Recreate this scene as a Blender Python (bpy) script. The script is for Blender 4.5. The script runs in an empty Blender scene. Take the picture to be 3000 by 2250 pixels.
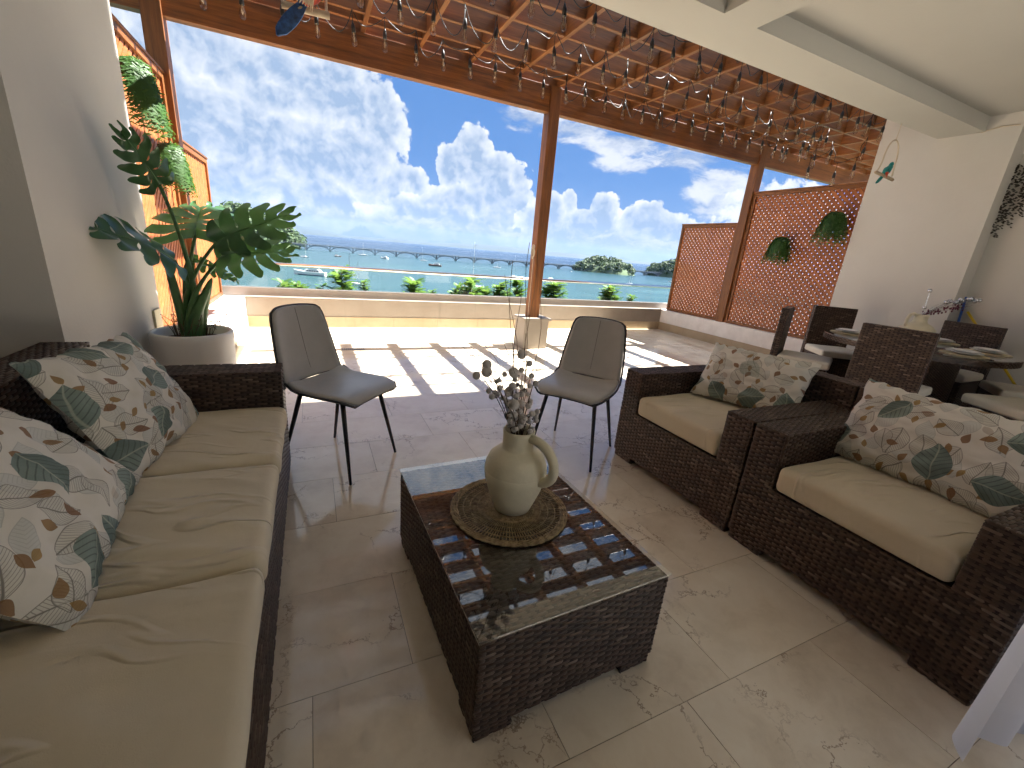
import bpy, math, random
import numpy as np
from mathutils import Vector, Matrix, noise as mnoise

R = math.radians
sc = bpy.context.scene
COL = sc.collection
random.seed(7)

# ------------------------------------------------------------------ camera
H_CAM = 1.4
F_PX, YAW, PITCH, ROLL = 1233.26, R(25.9356), R(17.4085), R(5.0767)
_f = Vector((math.sin(YAW)*math.cos(PITCH), math.cos(YAW)*math.cos(PITCH), -math.sin(PITCH)))
_r = Vector((math.cos(YAW), -math.sin(YAW), 0))
_u = _r.cross(_f)
_r2 = _r*math.cos(ROLL) + _u*math.sin(ROLL)
_u2 = -_r*math.sin(ROLL) + _u*math.cos(ROLL)
cam = bpy.data.cameras.new('camera')
cam.sensor_width = 36.0
cam.lens = F_PX/3000*36
cam.clip_start = 0.02
cam.clip_end = 60000
cam_o = bpy.data.objects.new('camera', cam)
COL.objects.link(cam_o)
cam_o.matrix_world = Matrix(((_r2.x, _u2.x, -_f.x, 0), (_r2.y, _u2.y, -_f.y, 0), (_r2.z, _u2.z, -_f.z, H_CAM), (0, 0, 0, 1)))
sc.camera = cam_o


def ray(px, py):
    return (_r2*(px-1500) - _u2*(py-1125) + _f*F_PX)


def at_z(px, py, z):            # where the sight line through a point of the survey meets the level z
    d = ray(px, py)
    t = (z-H_CAM)/d.z
    return Vector((0, 0, H_CAM)) + d*t


def at_y(px, py, y):
    d = ray(px, py)
    return Vector((0, 0, H_CAM)) + d*(y/d.y)


def at_x(px, py, x):
    d = ray(px, py)
    return Vector((0, 0, H_CAM)) + d*(x/d.x)


# ------------------------------------------------------------------ node helpers
class X:
    def __init__(s, t, k): s.t, s.s = t, k
    def __add__(s, o): return s.t.m('ADD', s, o)
    def __radd__(s, o): return s.t.m('ADD', o, s)
    def __sub__(s, o): return s.t.m('SUBTRACT', s, o)
    def __rsub__(s, o): return s.t.m('SUBTRACT', o, s)
    def __mul__(s, o): return s.t.m('MULTIPLY', s, o)
    def __rmul__(s, o): return s.t.m('MULTIPLY', o, s)
    def __truediv__(s, o): return s.t.m('DIVIDE', s, o)


class T:
    def __init__(s, nt): s.nt = nt

    def set(s, sock, v):
        if isinstance(v, X):
            s.nt.links.new(v.s, sock)
        elif v is not None:
            if hasattr(sock.default_value, '__len__') and isinstance(v, (tuple, list)) and len(sock.default_value) == 4 and len(v) == 3:
                v = (*v, 1)
            sock.default_value = v

    def n(s, typ, ins=None, **at):
        nd = s.nt.nodes.new(typ)
        for k, v in at.items():
            setattr(nd, k, v)
        for k, v in (ins or {}).items():
            s.set(nd.inputs[k], v)
        return nd

    def m(s, op, *a, clamp=False):
        nd = s.n('ShaderNodeMath', operation=op, use_clamp=clamp)
        for i, v in enumerate(a):
            s.set(nd.inputs[i], v)
        return X(s, nd.outputs[0])

    def vm(s, op, *a, out=0):
        nd = s.n('ShaderNodeVectorMath', operation=op)
        for i, v in enumerate(a):
            if op == 'SCALE' and i == 1:
                s.set(nd.inputs['Scale'], v)
            else:
                s.set(nd.inputs[i], v)
        return X(s, nd.outputs[out])

    def sep(s, v):
        nd = s.n('ShaderNodeSeparateXYZ', {0: v})
        return [X(s, o) for o in nd.outputs]

    def comb(s, x, y, z):
        return X(s, s.n('ShaderNodeCombineXYZ', {0: x, 1: y, 2: z}).outputs[0])

    def mix(s, f, a, b, mode='MIX'):
        nd = s.n('ShaderNodeMix', data_type='RGBA', blend_type=mode)
        nd.clamp_factor = True
        s.set(nd.inputs[0], f); s.set(nd.inputs[6], a); s.set(nd.inputs[7], b)
        return X(s, nd.outputs[2])

    def ramp(s, f, stops, interp='LINEAR'):
        nd = s.n('ShaderNodeValToRGB', {0: f})
        cr = nd.color_ramp
        cr.interpolation = interp
        while len(cr.elements) < len(stops):
            cr.elements.new(0.5)
        for e, (p, c) in zip(cr.elements, stops):
            e.position = p
            e.color = (*c, 1) if len(c) == 3 else c
        return X(s, nd.outputs[0])

    def sstep(s, v, a, b):
        nd = s.n('ShaderNodeMapRange', {0: v, 1: a, 2: b, 3: 0.0, 4: 1.0}, interpolation_type='SMOOTHSTEP')
        return X(s, nd.outputs[0])

    def noise(s, vec, scale, detail=3, rough=0.5, dist=0.0, col=False):
        nd = s.n('ShaderNodeTexNoise', {'Vector': vec, 'Scale': scale, 'Detail': detail, 'Roughness': rough, 'Distortion': dist})
        return X(s, nd.outputs[1 if col else 0])

    def coord(s, k='Object'):
        return X(s, s.n('ShaderNodeTexCoord').outputs[k])


def new_mat(name):
    mt = bpy.data.materials.new(name)
    mt.use_nodes = True
    t = T(mt.node_tree)
    b = mt.node_tree.nodes['Principled BSDF']
    return mt, t, b


def bump(t, b, h, dist=0.01, strength=1.0):
    nd = t.n('ShaderNodeBump', {'Height': h, 'Distance': dist, 'Strength': strength})
    t.nt.links.new(nd.outputs[0], b.inputs['Normal'])


def simple(name, col, rough=0.5, metal=0.0, var=0.0, scale=8.0, bmp=0.0, bscale=60.0, spec=0.5, coords='Object'):
    mt, t, b = new_mat(name)
    c = t.coord(coords)
    if var:
        n = t.noise(c, scale, 4, 0.6)
        lo = tuple(x*(1-var) for x in col)
        hi = tuple(min(1, x*(1+var)) for x in col)
        t.set(b.inputs['Base Color'], t.ramp(n, [(0.3, lo), (0.7, hi)]))
    else:
        t.set(b.inputs['Base Color'], col)
    b.inputs['Roughness'].default_value = rough
    b.inputs['Metallic'].default_value = metal
    b.inputs['Specular IOR Level'].default_value = spec
    if bmp:
        bump(t, b, t.noise(c, bscale, 4, 0.6), bmp)
    return mt


# ------------------------------------------------------------------ world: sky, sun, clouds
SUN_EL, SUN_AZ = R(53.0), R(90.0)      # azimuth from +Y towards +X
world = bpy.data.worlds.new('World')
sc.world = world
world.use_nodes = True
w = T(world.node_tree)
bg = world.node_tree.nodes['Background']
sky = w.n('ShaderNodeTexSky', sky_type='NISHITA')
sky.sun_disc = False
sky.sun_elevation = SUN_EL
sky.sun_rotation = SUN_AZ
sky.air_density = 1.0
sky.dust_density = 0.6
sky.ozone_density = 2.0
SKYC = X(w, sky.outputs[0])
d = w.coord('Generated')
dx, dy, dz = w.sep(d)
az = w.m('ARCTAN2', dx, dy)*57.29578
el = w.m('ARCSINE', dz)*57.29578


def puff(v, scale, detail=2.0, rough=0.5):
    nd = w.n('ShaderNodeTexVoronoi', {'Vector': v, 'Scale': scale, 'Detail': detail, 'Roughness': rough, 'Lacunarity': 2.3}, voronoi_dimensions='3D', feature='F1')
    nd.normalize = True
    return 1.0 - X(w, nd.outputs['Distance'])*1.5


def blobs(lst, azv, elv):
    e = None
    for a0, e0, ra, re in lst:
        x = (azv-a0)*(1.0/ra)
        y = (elv-e0)*(1.0/re)
        r = 1.0 - w.m('SQRT', x*x + y*y)
        e = r if e is None else w.m('SMOOTH_MAX', e, r, 0.10)
    return e


# cumulus heads: rounded cells at several sizes, warped, with a sun-side copy for their relief
warp = w.noise(d, 7.0, 4, 0.6, col=True)
dw = w.vm('ADD', d, w.vm('SCALE', w.vm('SUBTRACT', warp, (0.5, 0.5, 0.5)), 0.06))
big = w.noise(dw, 5.0, 3, 0.55)
lump = w.noise(dw, 14.0, 5, 0.54)
pA = puff(dw, 17.0, 2.6, 0.62)
pB = puff(w.vm('ADD', dw, (0.010, -0.003, 0.012)), 17.0, 2.6, 0.62)
lumpB = w.noise(w.vm('ADD', dw, (0.016, -0.005, 0.020)), 14.0, 5, 0.54)
relief = (pA-pB)*1.7 + (lump-lumpB)*1.9
SKYB = w.mix(0.75, SKYC, (1.5, 4.2, 9.8))
veil_n = w.noise(w.vm('MULTIPLY', d, (1, 1, 2.6)), 3.4, 6, 0.62)
veil = w.sstep(veil_n - 0.014*w.m('ABSOLUTE', az + 14.0) + 0.14, 0.28, 0.62)*0.80
lowhaze = w.sstep(el, 10.0, -1.0)*0.62
c = w.mix(lowhaze, SKYB, (4.2, 6.1, 9.0))
c = w.mix(veil, c, (5.0, 6.6, 8.9))


def cumulus(c, env, gain, edge, white=(13.2, 13.2, 13.0), shade=(5.2, 6.8, 9.0)):
    dd = env + ((pA-0.55)*0.9 + (big-0.5)*1.1 + (lump-0.5)*1.3)*gain
    a = w.sstep(dd, 0.0, edge)
    rim = w.sstep(dd, 0.55, 0.0)                    # sun-lit heads round the outline, greyer core
    lit = w.m('ADD', relief + 0.20 + (big-0.5)*0.9, rim*0.62, clamp=True)
    return w.mix(a, c, w.mix(lit, shade, white))


# streaky mid-level cloud
stre = w.noise(w.vm('MULTIPLY', dw, (1.2, 1.2, 3.6)), 7.0, 7, 0.64)
env_s = blobs([(26, 15.2, 6, 1.7), (31, 14.2, 6, 1.5), (37, 13.0, 6, 1.5), (44, 12.0, 6, 2.2), (37.5, 10.9, 4.0, 1.0), (48, 8, 4, 4), (-6, 5.2, 14, 0.8), (3, 3.9, 12, 0.8)], az, el)
a_s = w.sstep(env_s*0.55 + (stre-0.5)*2.0, -0.02, 0.40)*0.92
c = w.mix(a_s, c, w.mix(w.sstep(stre, 0.42, 0.66), (6.4, 7.4, 9.0), (12.4, 12.4, 12.3)))
# great tower bank reaching from the west to az 11
bankA = [(-8, 8, 10, 6), (-15, 4.2, 13, 4.0), (0, 3.4, 11, 3.2), (-22, 10, 16, 9), (-9, 15.0, 6, 3.4), (-3, 15.0, 5, 4.0), (3.0, 14.6, 5.5, 4.2), (6.2, 12.2, 5.2, 4.6), (8.0, 12.4, 3.2, 2.2), (3, 7.5, 8.5, 5), (10.5, 6.2, 4.2, 2.8), (-34, 14, 14, 9)]
c = cumulus(c, blobs(bankA, az, el), 0.55, 0.07)
# second tower, az 15..26
bankB = [(12, 2.4, 8, 2.6), (22, 2.4, 8, 2.4), (18.6, 10.3, 3.4, 3.3), (15.8, 9.0, 1.7, 3.2), (21.3, 7.8, 4.0, 4.0), (17.0, 4.6, 5.5, 3.2), (24.0, 4.6, 4.5, 2.6), (12.0, 3.6, 4.5, 2.2)]
c = cumulus(c, blobs(bankB, az, el), 0.75, 0.08)
# towers further along, az 28..46 and on round the compass
bankC = [(33, 4.0, 4.5, 2.6), (42, 4.0, 5, 2.4), (28, 3.6, 4, 2.6), (34, 2.0, 9, 2.2), (44, 2.0, 8, 2.2), (29.0, 5.0, 2.6, 2.6), (31.2, 6.4, 1.3, 1.9), (35.2, 5.2, 2.2, 2.7), (40.4, 5.0, 2.6, 2.4), (44.5, 3.5, 2.4, 2.6), (32, 2.2, 7, 1.8), (41, 2.0, 7, 1.7), (55, 5, 6, 4), (68, 7, 7, 5), (84, 5, 8, 4), (-48, 6, 9, 5)]
c = cumulus(c, blobs(bankC, az, el), 0.95, 0.10)
# scattered clouds over the rest of the sky (behind the house and overhead)
allsky = w.noise(d, 2.3, 6, 0.58)
out_of_view = w.sstep(w.m('ABSOLUTE', az - 18.0), 52.0, 85.0)
overhead = w.sstep(el, 20.0, 30.0)
gen = w.m('MAXIMUM', out_of_view*w.sstep(el, -2.0, 3.0), overhead)
a4 = w.sstep(allsky + (pA-0.55)*0.2, 0.40, 0.54)*gen
c = w.mix(a4, c, w.mix(w.sstep(pA, 0.4, 0.85), (8.6, 9.6, 10.8), (13.6, 13.6, 13.4)))
# low band of far cumulus sitting just over the horizon
pL = w.noise(w.vm('MULTIPLY', dw, (1, 1, 2.2)), 26.0, 5, 0.62)
envL = w.m('MULTIPLY_ADD', w.m('ABSOLUTE', el-2.2), -0.55, 0.45) + (w.noise(d, 9.0, 3)-0.5)*1.4
aL = w.sstep(envL + (pL-0.5)*1.6, 0.0, 0.35)*0.72
c = w.mix(aL, c, w.mix(w.sstep(pL, 0.40, 0.66), (5.4, 6.7, 8.6), (11.5, 11.6, 11.6)))
c = w.mix(w.sstep(el, 3.4, 0.0)*0.80, c, (3.6, 4.8, 7.4))       # the low sky pales into haze
SKY_GAIN = (0.256, 0.266, 0.287)        # the whole dome, so that sun-lit stone and sky keep the photograph's balance
c = w.mix(1.0, c, SKY_GAIN, 'MULTIPLY')
w.set(bg.inputs['Color'], c)
bg.inputs['Strength'].default_value = 0.05
world.cycles.sampling_method = 'MANUAL'
world.cycles.sample_map_resolution = 256

sun = bpy.data.lights.new('sun', 'SUN')
sun.energy = 5.0
sun.angle = R(0.53)
sun.color = (1.0, 0.97, 0.92)
sun_o = bpy.data.objects.new('sun', sun)
COL.objects.link(sun_o)
sdir = Vector((math.sin(SUN_AZ)*math.cos(SUN_EL), math.cos(SUN_AZ)*math.cos(SUN_EL), math.sin(SUN_EL)))
sun_o.rotation_euler = sdir.to_track_quat('Z', 'Y').to_euler()

sc.view_settings.view_transform = 'Standard'
sc.view_settings.look = 'None'
sc.view_settings.exposure = 2.55
sc.view_settings.gamma = 1.0
sc.view_settings.use_curve_mapping = False
sc.cycles.use_denoising = True
sc.cycles.use_adaptive_sampling = True
sc.cycles.adaptive_threshold = 0.03
sc.cycles.max_bounces = 9
sc.cycles.diffuse_bounces = 6
sc.cycles.glossy_bounces = 3
sc.cycles.transparent_max_bounces = 16
sc.cycles.transmission_bounces = 6
sc.cycles.caustics_reflective = False
sc.cycles.caustics_refractive = False
sc.cycles.sample_clamp_indirect = 6.0

# ------------------------------------------------------------------ mesh helpers
class MB:
    def __init__(s):
        s.v, s.f, s.uv = [], [], None

    def add(s, vs, fs, M=None):
        o = len(s.v)
        if M is not None:
            vs = [tuple(M @ Vector(p)) for p in vs]
        s.v += [tuple(p) for p in vs]
        s.f += [tuple(i+o for i in f) for f in fs]
        return s

    def box(s, x0, x1, y0, y1, z0, z1, M=None):
        vs = [(x0, y0, z0), (x1, y0, z0), (x1, y1, z0), (x0, y1, z0), (x0, y0, z1), (x1, y0, z1), (x1, y1, z1), (x0, y1, z1)]
        return s.add(vs, [(0, 3, 2, 1), (4, 5, 6, 7), (0, 1, 5, 4), (1, 2, 6, 5), (2, 3, 7, 6), (3, 0, 4, 7)], M)

    def tube(s, pts, r, n=8, cap=True, M=None):
        pts = [Vector(p) for p in pts]
        rs = r if isinstance(r, (list, tuple)) else [r]*len(pts)
        vs, fs = [], []
        up = None
        for i, p in enumerate(pts):
            t = (pts[min(i+1, len(pts)-1)] - pts[max(i-1, 0)])
            if t.length < 1e-9:
                t = Vector((0, 0, 1))
            t.normalize()
            if up is None:
                up = t.orthogonal().normalized()
            else:
                up = (up - t*up.dot(t))
                up = up.normalized() if up.length > 1e-6 else t.orthogonal().normalized()
            b = t.cross(up)
            for k in range(n):
                a = 2*math.pi*k/n
                vs.append(p + (up*math.cos(a) + b*math.sin(a))*rs[i])
        for i in range(len(pts)-1):
            for k in range(n):
                fs.append((i*n+k, i*n+(k+1) % n, (i+1)*n+(k+1) % n, (i+1)*n+k))
        if cap:
            fs.append(tuple(range(n-1, -1, -1)))
            fs.append(tuple((len(pts)-1)*n+k for k in range(n)))
        return s.add(vs, fs, M)

    def lathe(s, prof, n=32, M=None, close=False):
        vs, fs = [], []
        for r, z in prof:
            for k in range(n):
                a = 2*math.pi*k/n
                vs.append((r*math.cos(a), r*math.sin(a), z))
        for i in range(len(prof)-1):
            for k in range(n):
                fs.append((i*n+k, i*n+(k+1) % n, (i+1)*n+(k+1) % n, (i+1)*n+k))
        if prof[0][0] > 1e-5:
            fs.append(tuple(range(n-1, -1, -1)))
        if prof[-1][0] > 1e-5 and not close:
            fs.append(tuple((len(prof)-1)*n+k for k in range(n)))
        return s.add(vs, fs, M)

    def grid(s, nu, nv, fn, M=None):
        vs = [fn(i/nu, j/nv) for j in range(nv+1) for i in range(nu+1)]
        fs = [(j*(nu+1)+i, j*(nu+1)+i+1, (j+1)*(nu+1)+i+1, (j+1)*(nu+1)+i) for j in range(nv) for i in range(nu)]
        return s.add(vs, fs, M)

    def ball(s, c, r, n=8, m=6, M=None, sq=1.0):
        prof = []
        vs, fs = [(c[0], c[1], c[2]-r*sq)], []
        for j in range(1, m):
            ph = -math.pi/2 + math.pi*j/m
            for k in range(n):
                a = 2*math.pi*k/n
                vs.append((c[0]+r*math.cos(ph)*math.cos(a), c[1]+r*math.cos(ph)*math.sin(a), c[2]+r*sq*math.sin(ph)))
        vs.append((c[0], c[1], c[2]+r*sq))
        L = len(vs)-1
        for k in range(n):
            fs.append((0, 1+(k+1) % n, 1+k))
            fs.append((L, L-n+k, L-n+(k+1) % n))
        for j in range(m-2):
            for k in range(n):
                fs.append((1+j*n+k, 1+j*n+(k+1) % n, 1+(j+1)*n+(k+1) % n, 1+(j+1)*n+k))
        return s.add(vs, fs, M)

    def mesh(s, name, mat, smooth=False):
        me = bpy.data.meshes.new(name)
        me.from_pydata(s.v, [], s.f)
        if s.uv is not None:
            ul = me.uv_layers.new(name='UVMap')
            idx = np.zeros(len(me.loops), dtype=np.int32)
            me.loops.foreach_get('vertex_index', idx)
            ul.data.foreach_set('uv', np.asarray(s.uv, dtype=np.float32)[idx].ravel())
        if mat is not None:
            me.materials.append(mat)
        if smooth:
            me.polygons.foreach_set('use_smooth', [True]*len(me.polygons))
        me.update()
        return me

    def build(s, name, mat, parent=None, smooth=False, bevel=0.0, seg=2, loc=None, rot=None):
        o = link(name, s.mesh(name, mat, smooth), parent, loc, rot)
        if bevel:
            md = o.modifiers.new('bevel', 'BEVEL')
            md.width = bevel
            md.segments = seg
            md.limit_method = 'ANGLE'
        return o


def link(name, data, parent=None, loc=None, rot=None):
    o = bpy.data.objects.new(name, data)
    COL.objects.link(o)
    if parent is not None:
        o.parent = parent
    if loc is not None:
        o.location = loc
    if rot is not None:
        o.rotation_euler = rot
    return o


def tag(o, label=None, cat=None, group=None, kind=None):
    for k, v in (('label', label), ('category', cat), ('group', group), ('kind', kind)):
        if v:
            o[k] = v
    return o


def thing(name, label, cat, loc=(0, 0, 0), rz=0.0, group=None):
    o = link(name, None, None, loc, (0, 0, rz))
    o.empty_display_size = 0.1
    return tag(o, label, cat, group)


def copy_tree(o, parent=None):
    c = o.copy()
    COL.objects.link(c)
    if parent is not None:
        c.parent = parent
    for ch in KIDS.get(o.name, []):
        copy_tree(ch, c)
    return c


KIDS = {}


def kids(root):
    for o in list(COL.objects):
        if o.parent is not None:
            KIDS.setdefault(o.parent.name, [])
            if o not in KIDS[o.parent.name]:
                KIDS[o.parent.name].append(o)


def rounded_box(hx, hy, hz, r, n=6, m=14, fn=None):
    """closed box with rounded edges, finely cut so that its faces can be shaped by fn(p)->p"""
    def cuts(h):
        a = [-h + r*(1-math.cos(math.pi/2*i/n)) for i in range(n)]
        mid = list(np.linspace(-h+r, h-r, m))
        return a + mid + [-x for x in reversed(a)]
    cx, cy, cz = cuts(hx), cuts(hy), cuts(hz)
    key, vs, fs = {}, [], []

    def vid(p):
        q = tuple(round(x, 6) for x in p)
        if q not in key:
            key[q] = len(vs)
            v = Vector(p)
            inn = Vector((max(-hx+r, min(hx-r, v.x)), max(-hy+r, min(hy-r, v.y)), max(-hz+r, min(hz-r, v.z))))
            dd = v-inn
            if dd.length > 1e-9:
                v = inn + dd.normalized()*r
            vs.append(fn(v) if fn else v)
        return key[q]
    for A, B, fix, h in ((cx, cy, 2, hz), (cx, cz, 1, hy), (cy, cz, 0, hx)):
        for sg in (-1, 1):
            for i in range(len(A)-1):
                for j in range(len(B)-1):
                    q = []
                    for a, b in ((A[i], B[j]), (A[i+1], B[j]), (A[i+1], B[j+1]), (A[i], B[j+1])):
                        p = [0, 0, 0]
                        o = [k for k in range(3) if k != fix]
                        p[o[0]], p[o[1]], p[fix] = a, b, sg*h
                        q.append(vid(p))
                    flip = (sg < 0) != (fix == 1)
                    fs.append(tuple(reversed(q)) if flip else tuple(q))
    return MB().add(vs, fs)


# ------------------------------------------------------------------ materials
M = {}
M['wall'] = simple('wall_paint', (0.565, 0.54, 0.50), 0.75, var=0.03, scale=1.5, bmp=0.0015, bscale=45)
M['ceiling'] = simple('ceiling_paint', (0.46, 0.448, 0.41), 0.8, var=0.02, scale=1.2, bmp=0.001, bscale=40)
M['white_wall'] = simple('weathered_white_wall', (0.72, 0.68, 0.64), 0.7, var=0.10, scale=5, bmp=0.002, bscale=50)
M['fill_patio'] = simple('pale_fill_stone', (0.62, 0.58, 0.51), 0.7, var=0.06, scale=2)  # bright ground behind the camera, added to bounce sunlight indoors
M['grout'] = simple('grout', (0.26, 0.21, 0.16), 0.8)
M['channel'] = simple('aluminium_channel', (0.30, 0.275, 0.25), 0.5, metal=0.2, var=0.08, scale=4)
M['steel'] = simple('polished_steel', (0.72, 0.70, 0.68), 0.08, metal=1.0)
M['black'] = simple('black_metal', (0.012, 0.012, 0.013), 0.4)
M['cable'] = simple('black_cable', (0.012, 0.011, 0.010), 0.45)
M['ceramic'] = simple('matte_cream_ceramic', (0.64, 0.585, 0.43), 0.75, var=0.06, scale=14, bmp=0.0012, bscale=70)
M['pot'] = simple('white_planter', (0.80, 0.78, 0.75), 0.55, var=0.02, scale=3)
M['soil'] = simple('dark_soil', (0.035, 0.02, 0.013), 0.95, var=0.4, scale=40, bmp=0.01, bscale=60)
M['plate'] = simple('white_glazed_plate', (0.72, 0.72, 0.71), 0.15)
M['straw_light'] = simple('pale_straw', (0.62, 0.54, 0.36), 0.8, var=0.2, scale=40)
M['berry'] = simple('frosted_grey_berry', (0.52, 0.48, 0.45), 0.85, var=0.35, scale=160, bmp=0.002, bscale=260)
M['twig'] = simple('thin_brown_twig', (0.10, 0.065, 0.04), 0.8)
M['silver'] = simple('silver_bauble', (0.62, 0.62, 0.66), 0.22, metal=0.9)
M['red_berry'] = simple('dark_red_berry', (0.11, 0.012, 0.028), 0.35)
M['perch'] = simple('pale_perch_wood', (0.40, 0.31, 0.21), 0.7, var=0.2, scale=12)
M['string'] = simple('pale_string', (0.55, 0.47, 0.36), 0.8)
M['feather_blue'] = simple('blue_feather', (0.02, 0.07, 0.20), 0.6, var=0.6, scale=30)
M['feather_red'] = simple('red_feather', (0.55, 0.07, 0.03), 0.6, var=0.4, scale=40)
M['feather_cream'] = simple('cream_feather', (0.70, 0.55, 0.38), 0.6, var=0.2, scale=40)
M['feather_teal'] = simple('teal_feather', (0.01, 0.22, 0.21), 0.55, var=0.4, scale=50)
M['blue_pole'] = simple('blue_pole', (0.02, 0.08, 0.32), 0.4)
M['yellow_pole'] = simple('yellow_pole', (0.60, 0.43, 0.02), 0.4)
M['dark_leaf'] = simple('dried_dark_leaf', (0.035, 0.03, 0.022), 0.8, var=0.3, scale=30)
M['leather'] = simple('grey_leatherette', (0.40, 0.39, 0.37), 0.36, var=0.05, scale=10, bmp=0.0006, bscale=420)
M['piping'] = simple('dark_piping', (0.03, 0.03, 0.03), 0.5)
M['stitch'] = simple('seam', (0.10, 0.095, 0.09), 0.6)
M['concrete_bridge'] = simple('weathered_bridge_concrete', (0.24, 0.25, 0.26), 0.85, var=0.12, scale=0.15)
M['boat_white'] = simple('white_boat_paint', (0.78, 0.78, 0.77), 0.3)
M['boat_glass'] = simple('dark_boat_glass', (0.02, 0.03, 0.04), 0.1)
M['boat_blue'] = simple('blue_sail_cover', (0.03, 0.06, 0.13), 0.7)
M['boat_wood'] = simple('brown_boat_planks', (0.16, 0.08, 0.045), 0.6)
M['boat_red'] = simple('faded_red_canopy', (0.42, 0.14, 0.10), 0.6)
M['mast'] = simple('mast_aluminium', (0.62, 0.62, 0.60), 0.4, metal=0.2)
M['mast_dark'] = simple('mast_dark', (0.10, 0.11, 0.12), 0.5)
M['bark'] = simple('tree_bark', (0.13, 0.09, 0.06), 0.9, var=0.3, scale=12)
M['card'] = simple('cream_card', (0.72, 0.66, 0.46), 0.7)


def wood(name, lo, hi, axis, rough=0.5, scale=1.0):
    mt, t, b = new_mat(name)
    c = t.coord('Object')
    info = X(t, t.n('ShaderNodeObjectInfo').outputs['Random'])
    st = [18.0, 18.0, 18.0]
    st[axis] = 1.1
    p = t.vm('MULTIPLY', c, tuple(x*scale for x in st))
    off = t.comb(info*37.0, info*91.0, info*53.0)
    p = t.vm('ADD', p, off)
    n = t.noise(p, 1.0, 6, 0.62, 0.6)
    f = t.noise(p, 6.0, 3, 0.6)
    blot = t.noise(t.vm('ADD', c, off), 2.2, 3, 0.5)
    kn = t.n('ShaderNodeTexVoronoi', {'Vector': t.vm('MULTIPLY', t.vm('ADD', c, off), tuple(1.2 if i == axis else 3.4 for i in range(3))), 'Scale': 1.0})
    knot = t.sstep(X(t, kn.outputs['Distance']), 0.075, 0.03)
    v = t.m('MULTIPLY_ADD', f, 0.35, n*0.75)
    col = t.ramp(v, [(0.38, lo), (0.66, hi)])
    col = t.mix(t.sstep(blot, 0.35, 0.75)*0.35, col, tuple(x*0.62 for x in lo))
    col = t.mix(info*0.35, col, tuple(x*0.8 for x in hi))
    col = t.mix(knot*0.75, col, tuple(x*0.35 for x in lo))
    t.set(b.inputs['Base Color'], col)
    b.inputs['Roughness'].default_value = rough
    bump(t, b, v, 0.002)
    return mt


WLO, WHI = (0.080, 0.027, 0.007), (0.27, 0.096, 0.021)
for i, a in enumerate('xyz'):
    M['wood_'+a] = wood('stained_timber_'+a, WLO, WHI, i)
M['lattice'] = wood('stained_lattice', (0.25, 0.066, 0.016), (0.42, 0.135, 0.034), 1, 0.55, 0.8)


def marble():
    mt, t, b = new_mat('cream_marble_tile')
    c = t.coord('Object')
    info = X(t, t.n('ShaderNodeObjectInfo').outputs['Random'])
    off = t.comb(info*61.0, info*113.0, info*29.0)
    p = t.vm('ADD', c, off)
    wp = t.vm('ADD', p, t.vm('SCALE', t.noise(p, 3.0, 4, 0.6, col=True), 0.35))
    cloud = t.noise(wp, 3.0, 6, 0.66)
    spot = t.noise(wp, 14.0, 4, 0.65)
    base = t.ramp(cloud, [(0.28, (0.56, 0.455, 0.33)), (0.50, (0.75, 0.65, 0.51)), (0.74, (0.85, 0.775, 0.65))])
    base = t.mix(t.sstep(spot, 0.55, 0.75)*0.22, base, (0.74, 0.66, 0.56))
    tint = t.ramp(info, [(0.0, (0.64, 0.55, 0.43)), (0.35, (0.78, 0.69, 0.55)), (0.7, (0.84, 0.745, 0.58)), (1.0, (0.75, 0.64, 0.50))])
    base = t.mix(0.34, base, tint)
    # thin brown veins, broken up
    vn = t.n('ShaderNodeTexVoronoi', {'Vector': t.vm('ADD', p, t.vm('SCALE', t.noise(p, 6.0, 5, 0.7, col=True), 0.30)), 'Scale': 3.3}, feature='DISTANCE_TO_EDGE')
    line = t.sstep(X(t, vn.outputs[0]), 0.022, 0.0)
    where = t.sstep(t.noise(p, 2.6, 3, 0.5), 0.48, 0.60)
    vn2 = t.n('ShaderNodeTexVoronoi', {'Vector': t.vm('ADD', p, t.vm('SCALE', t.noise(p, 9.0, 4, 0.7, col=True), 0.16)), 'Scale': 10.0}, feature='DISTANCE_TO_EDGE')
    line2 = t.sstep(X(t, vn2.outputs[0]), 0.035, 0.0)
    where2 = t.sstep(t.noise(t.vm('ADD', p, (7.0, 3.0, 1.0)), 2.3, 3, 0.5), 0.60, 0.70)
    base = t.mix(line*where*0.7, base, (0.20, 0.11, 0.06))
    base = t.mix(line2*where2*0.65, base, (0.24, 0.13, 0.07))
    t.set(b.inputs['Base Color'], base)
    t.set(b.inputs['Roughness'], t.m('MULTIPLY_ADD', spot, 0.08, 0.06))
    b.inputs['Specular IOR Level'].default_value = 0.62
    bump(t, b, t.noise(p, 5.0, 2, 0.5), 0.0005)
    return mt


M['marble'] = marble()


def limestone(name, lo, hi):
    mt, t, b = new_mat(name)
    c = t.coord('Object')
    n = t.noise(c, 2.5, 6, 0.6)
    st = t.noise(t.vm('MULTIPLY', c, (6, 6, 0.8)), 1.0, 5, 0.6)
    col = t.ramp(n, [(0.3, lo), (0.7, hi)])
    col = t.mix(t.sstep(st, 0.56, 0.80)*0.45, col, tuple(x*0.55 for x in lo))
    t.set(b.inputs['Base Color'], col)
    b.inputs['Roughness'].default_value = 0.55
    bump(t, b, t.noise(c, 60, 3, 0.6), 0.001)
    return mt


M['parapet'] = limestone('parapet_render', (0.235, 0.20, 0.165), (0.28, 0.245, 0.205))
M['skirt'] = limestone('skirting_stone', (0.36, 0.275, 0.17), (0.43, 0.345, 0.23))


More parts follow.
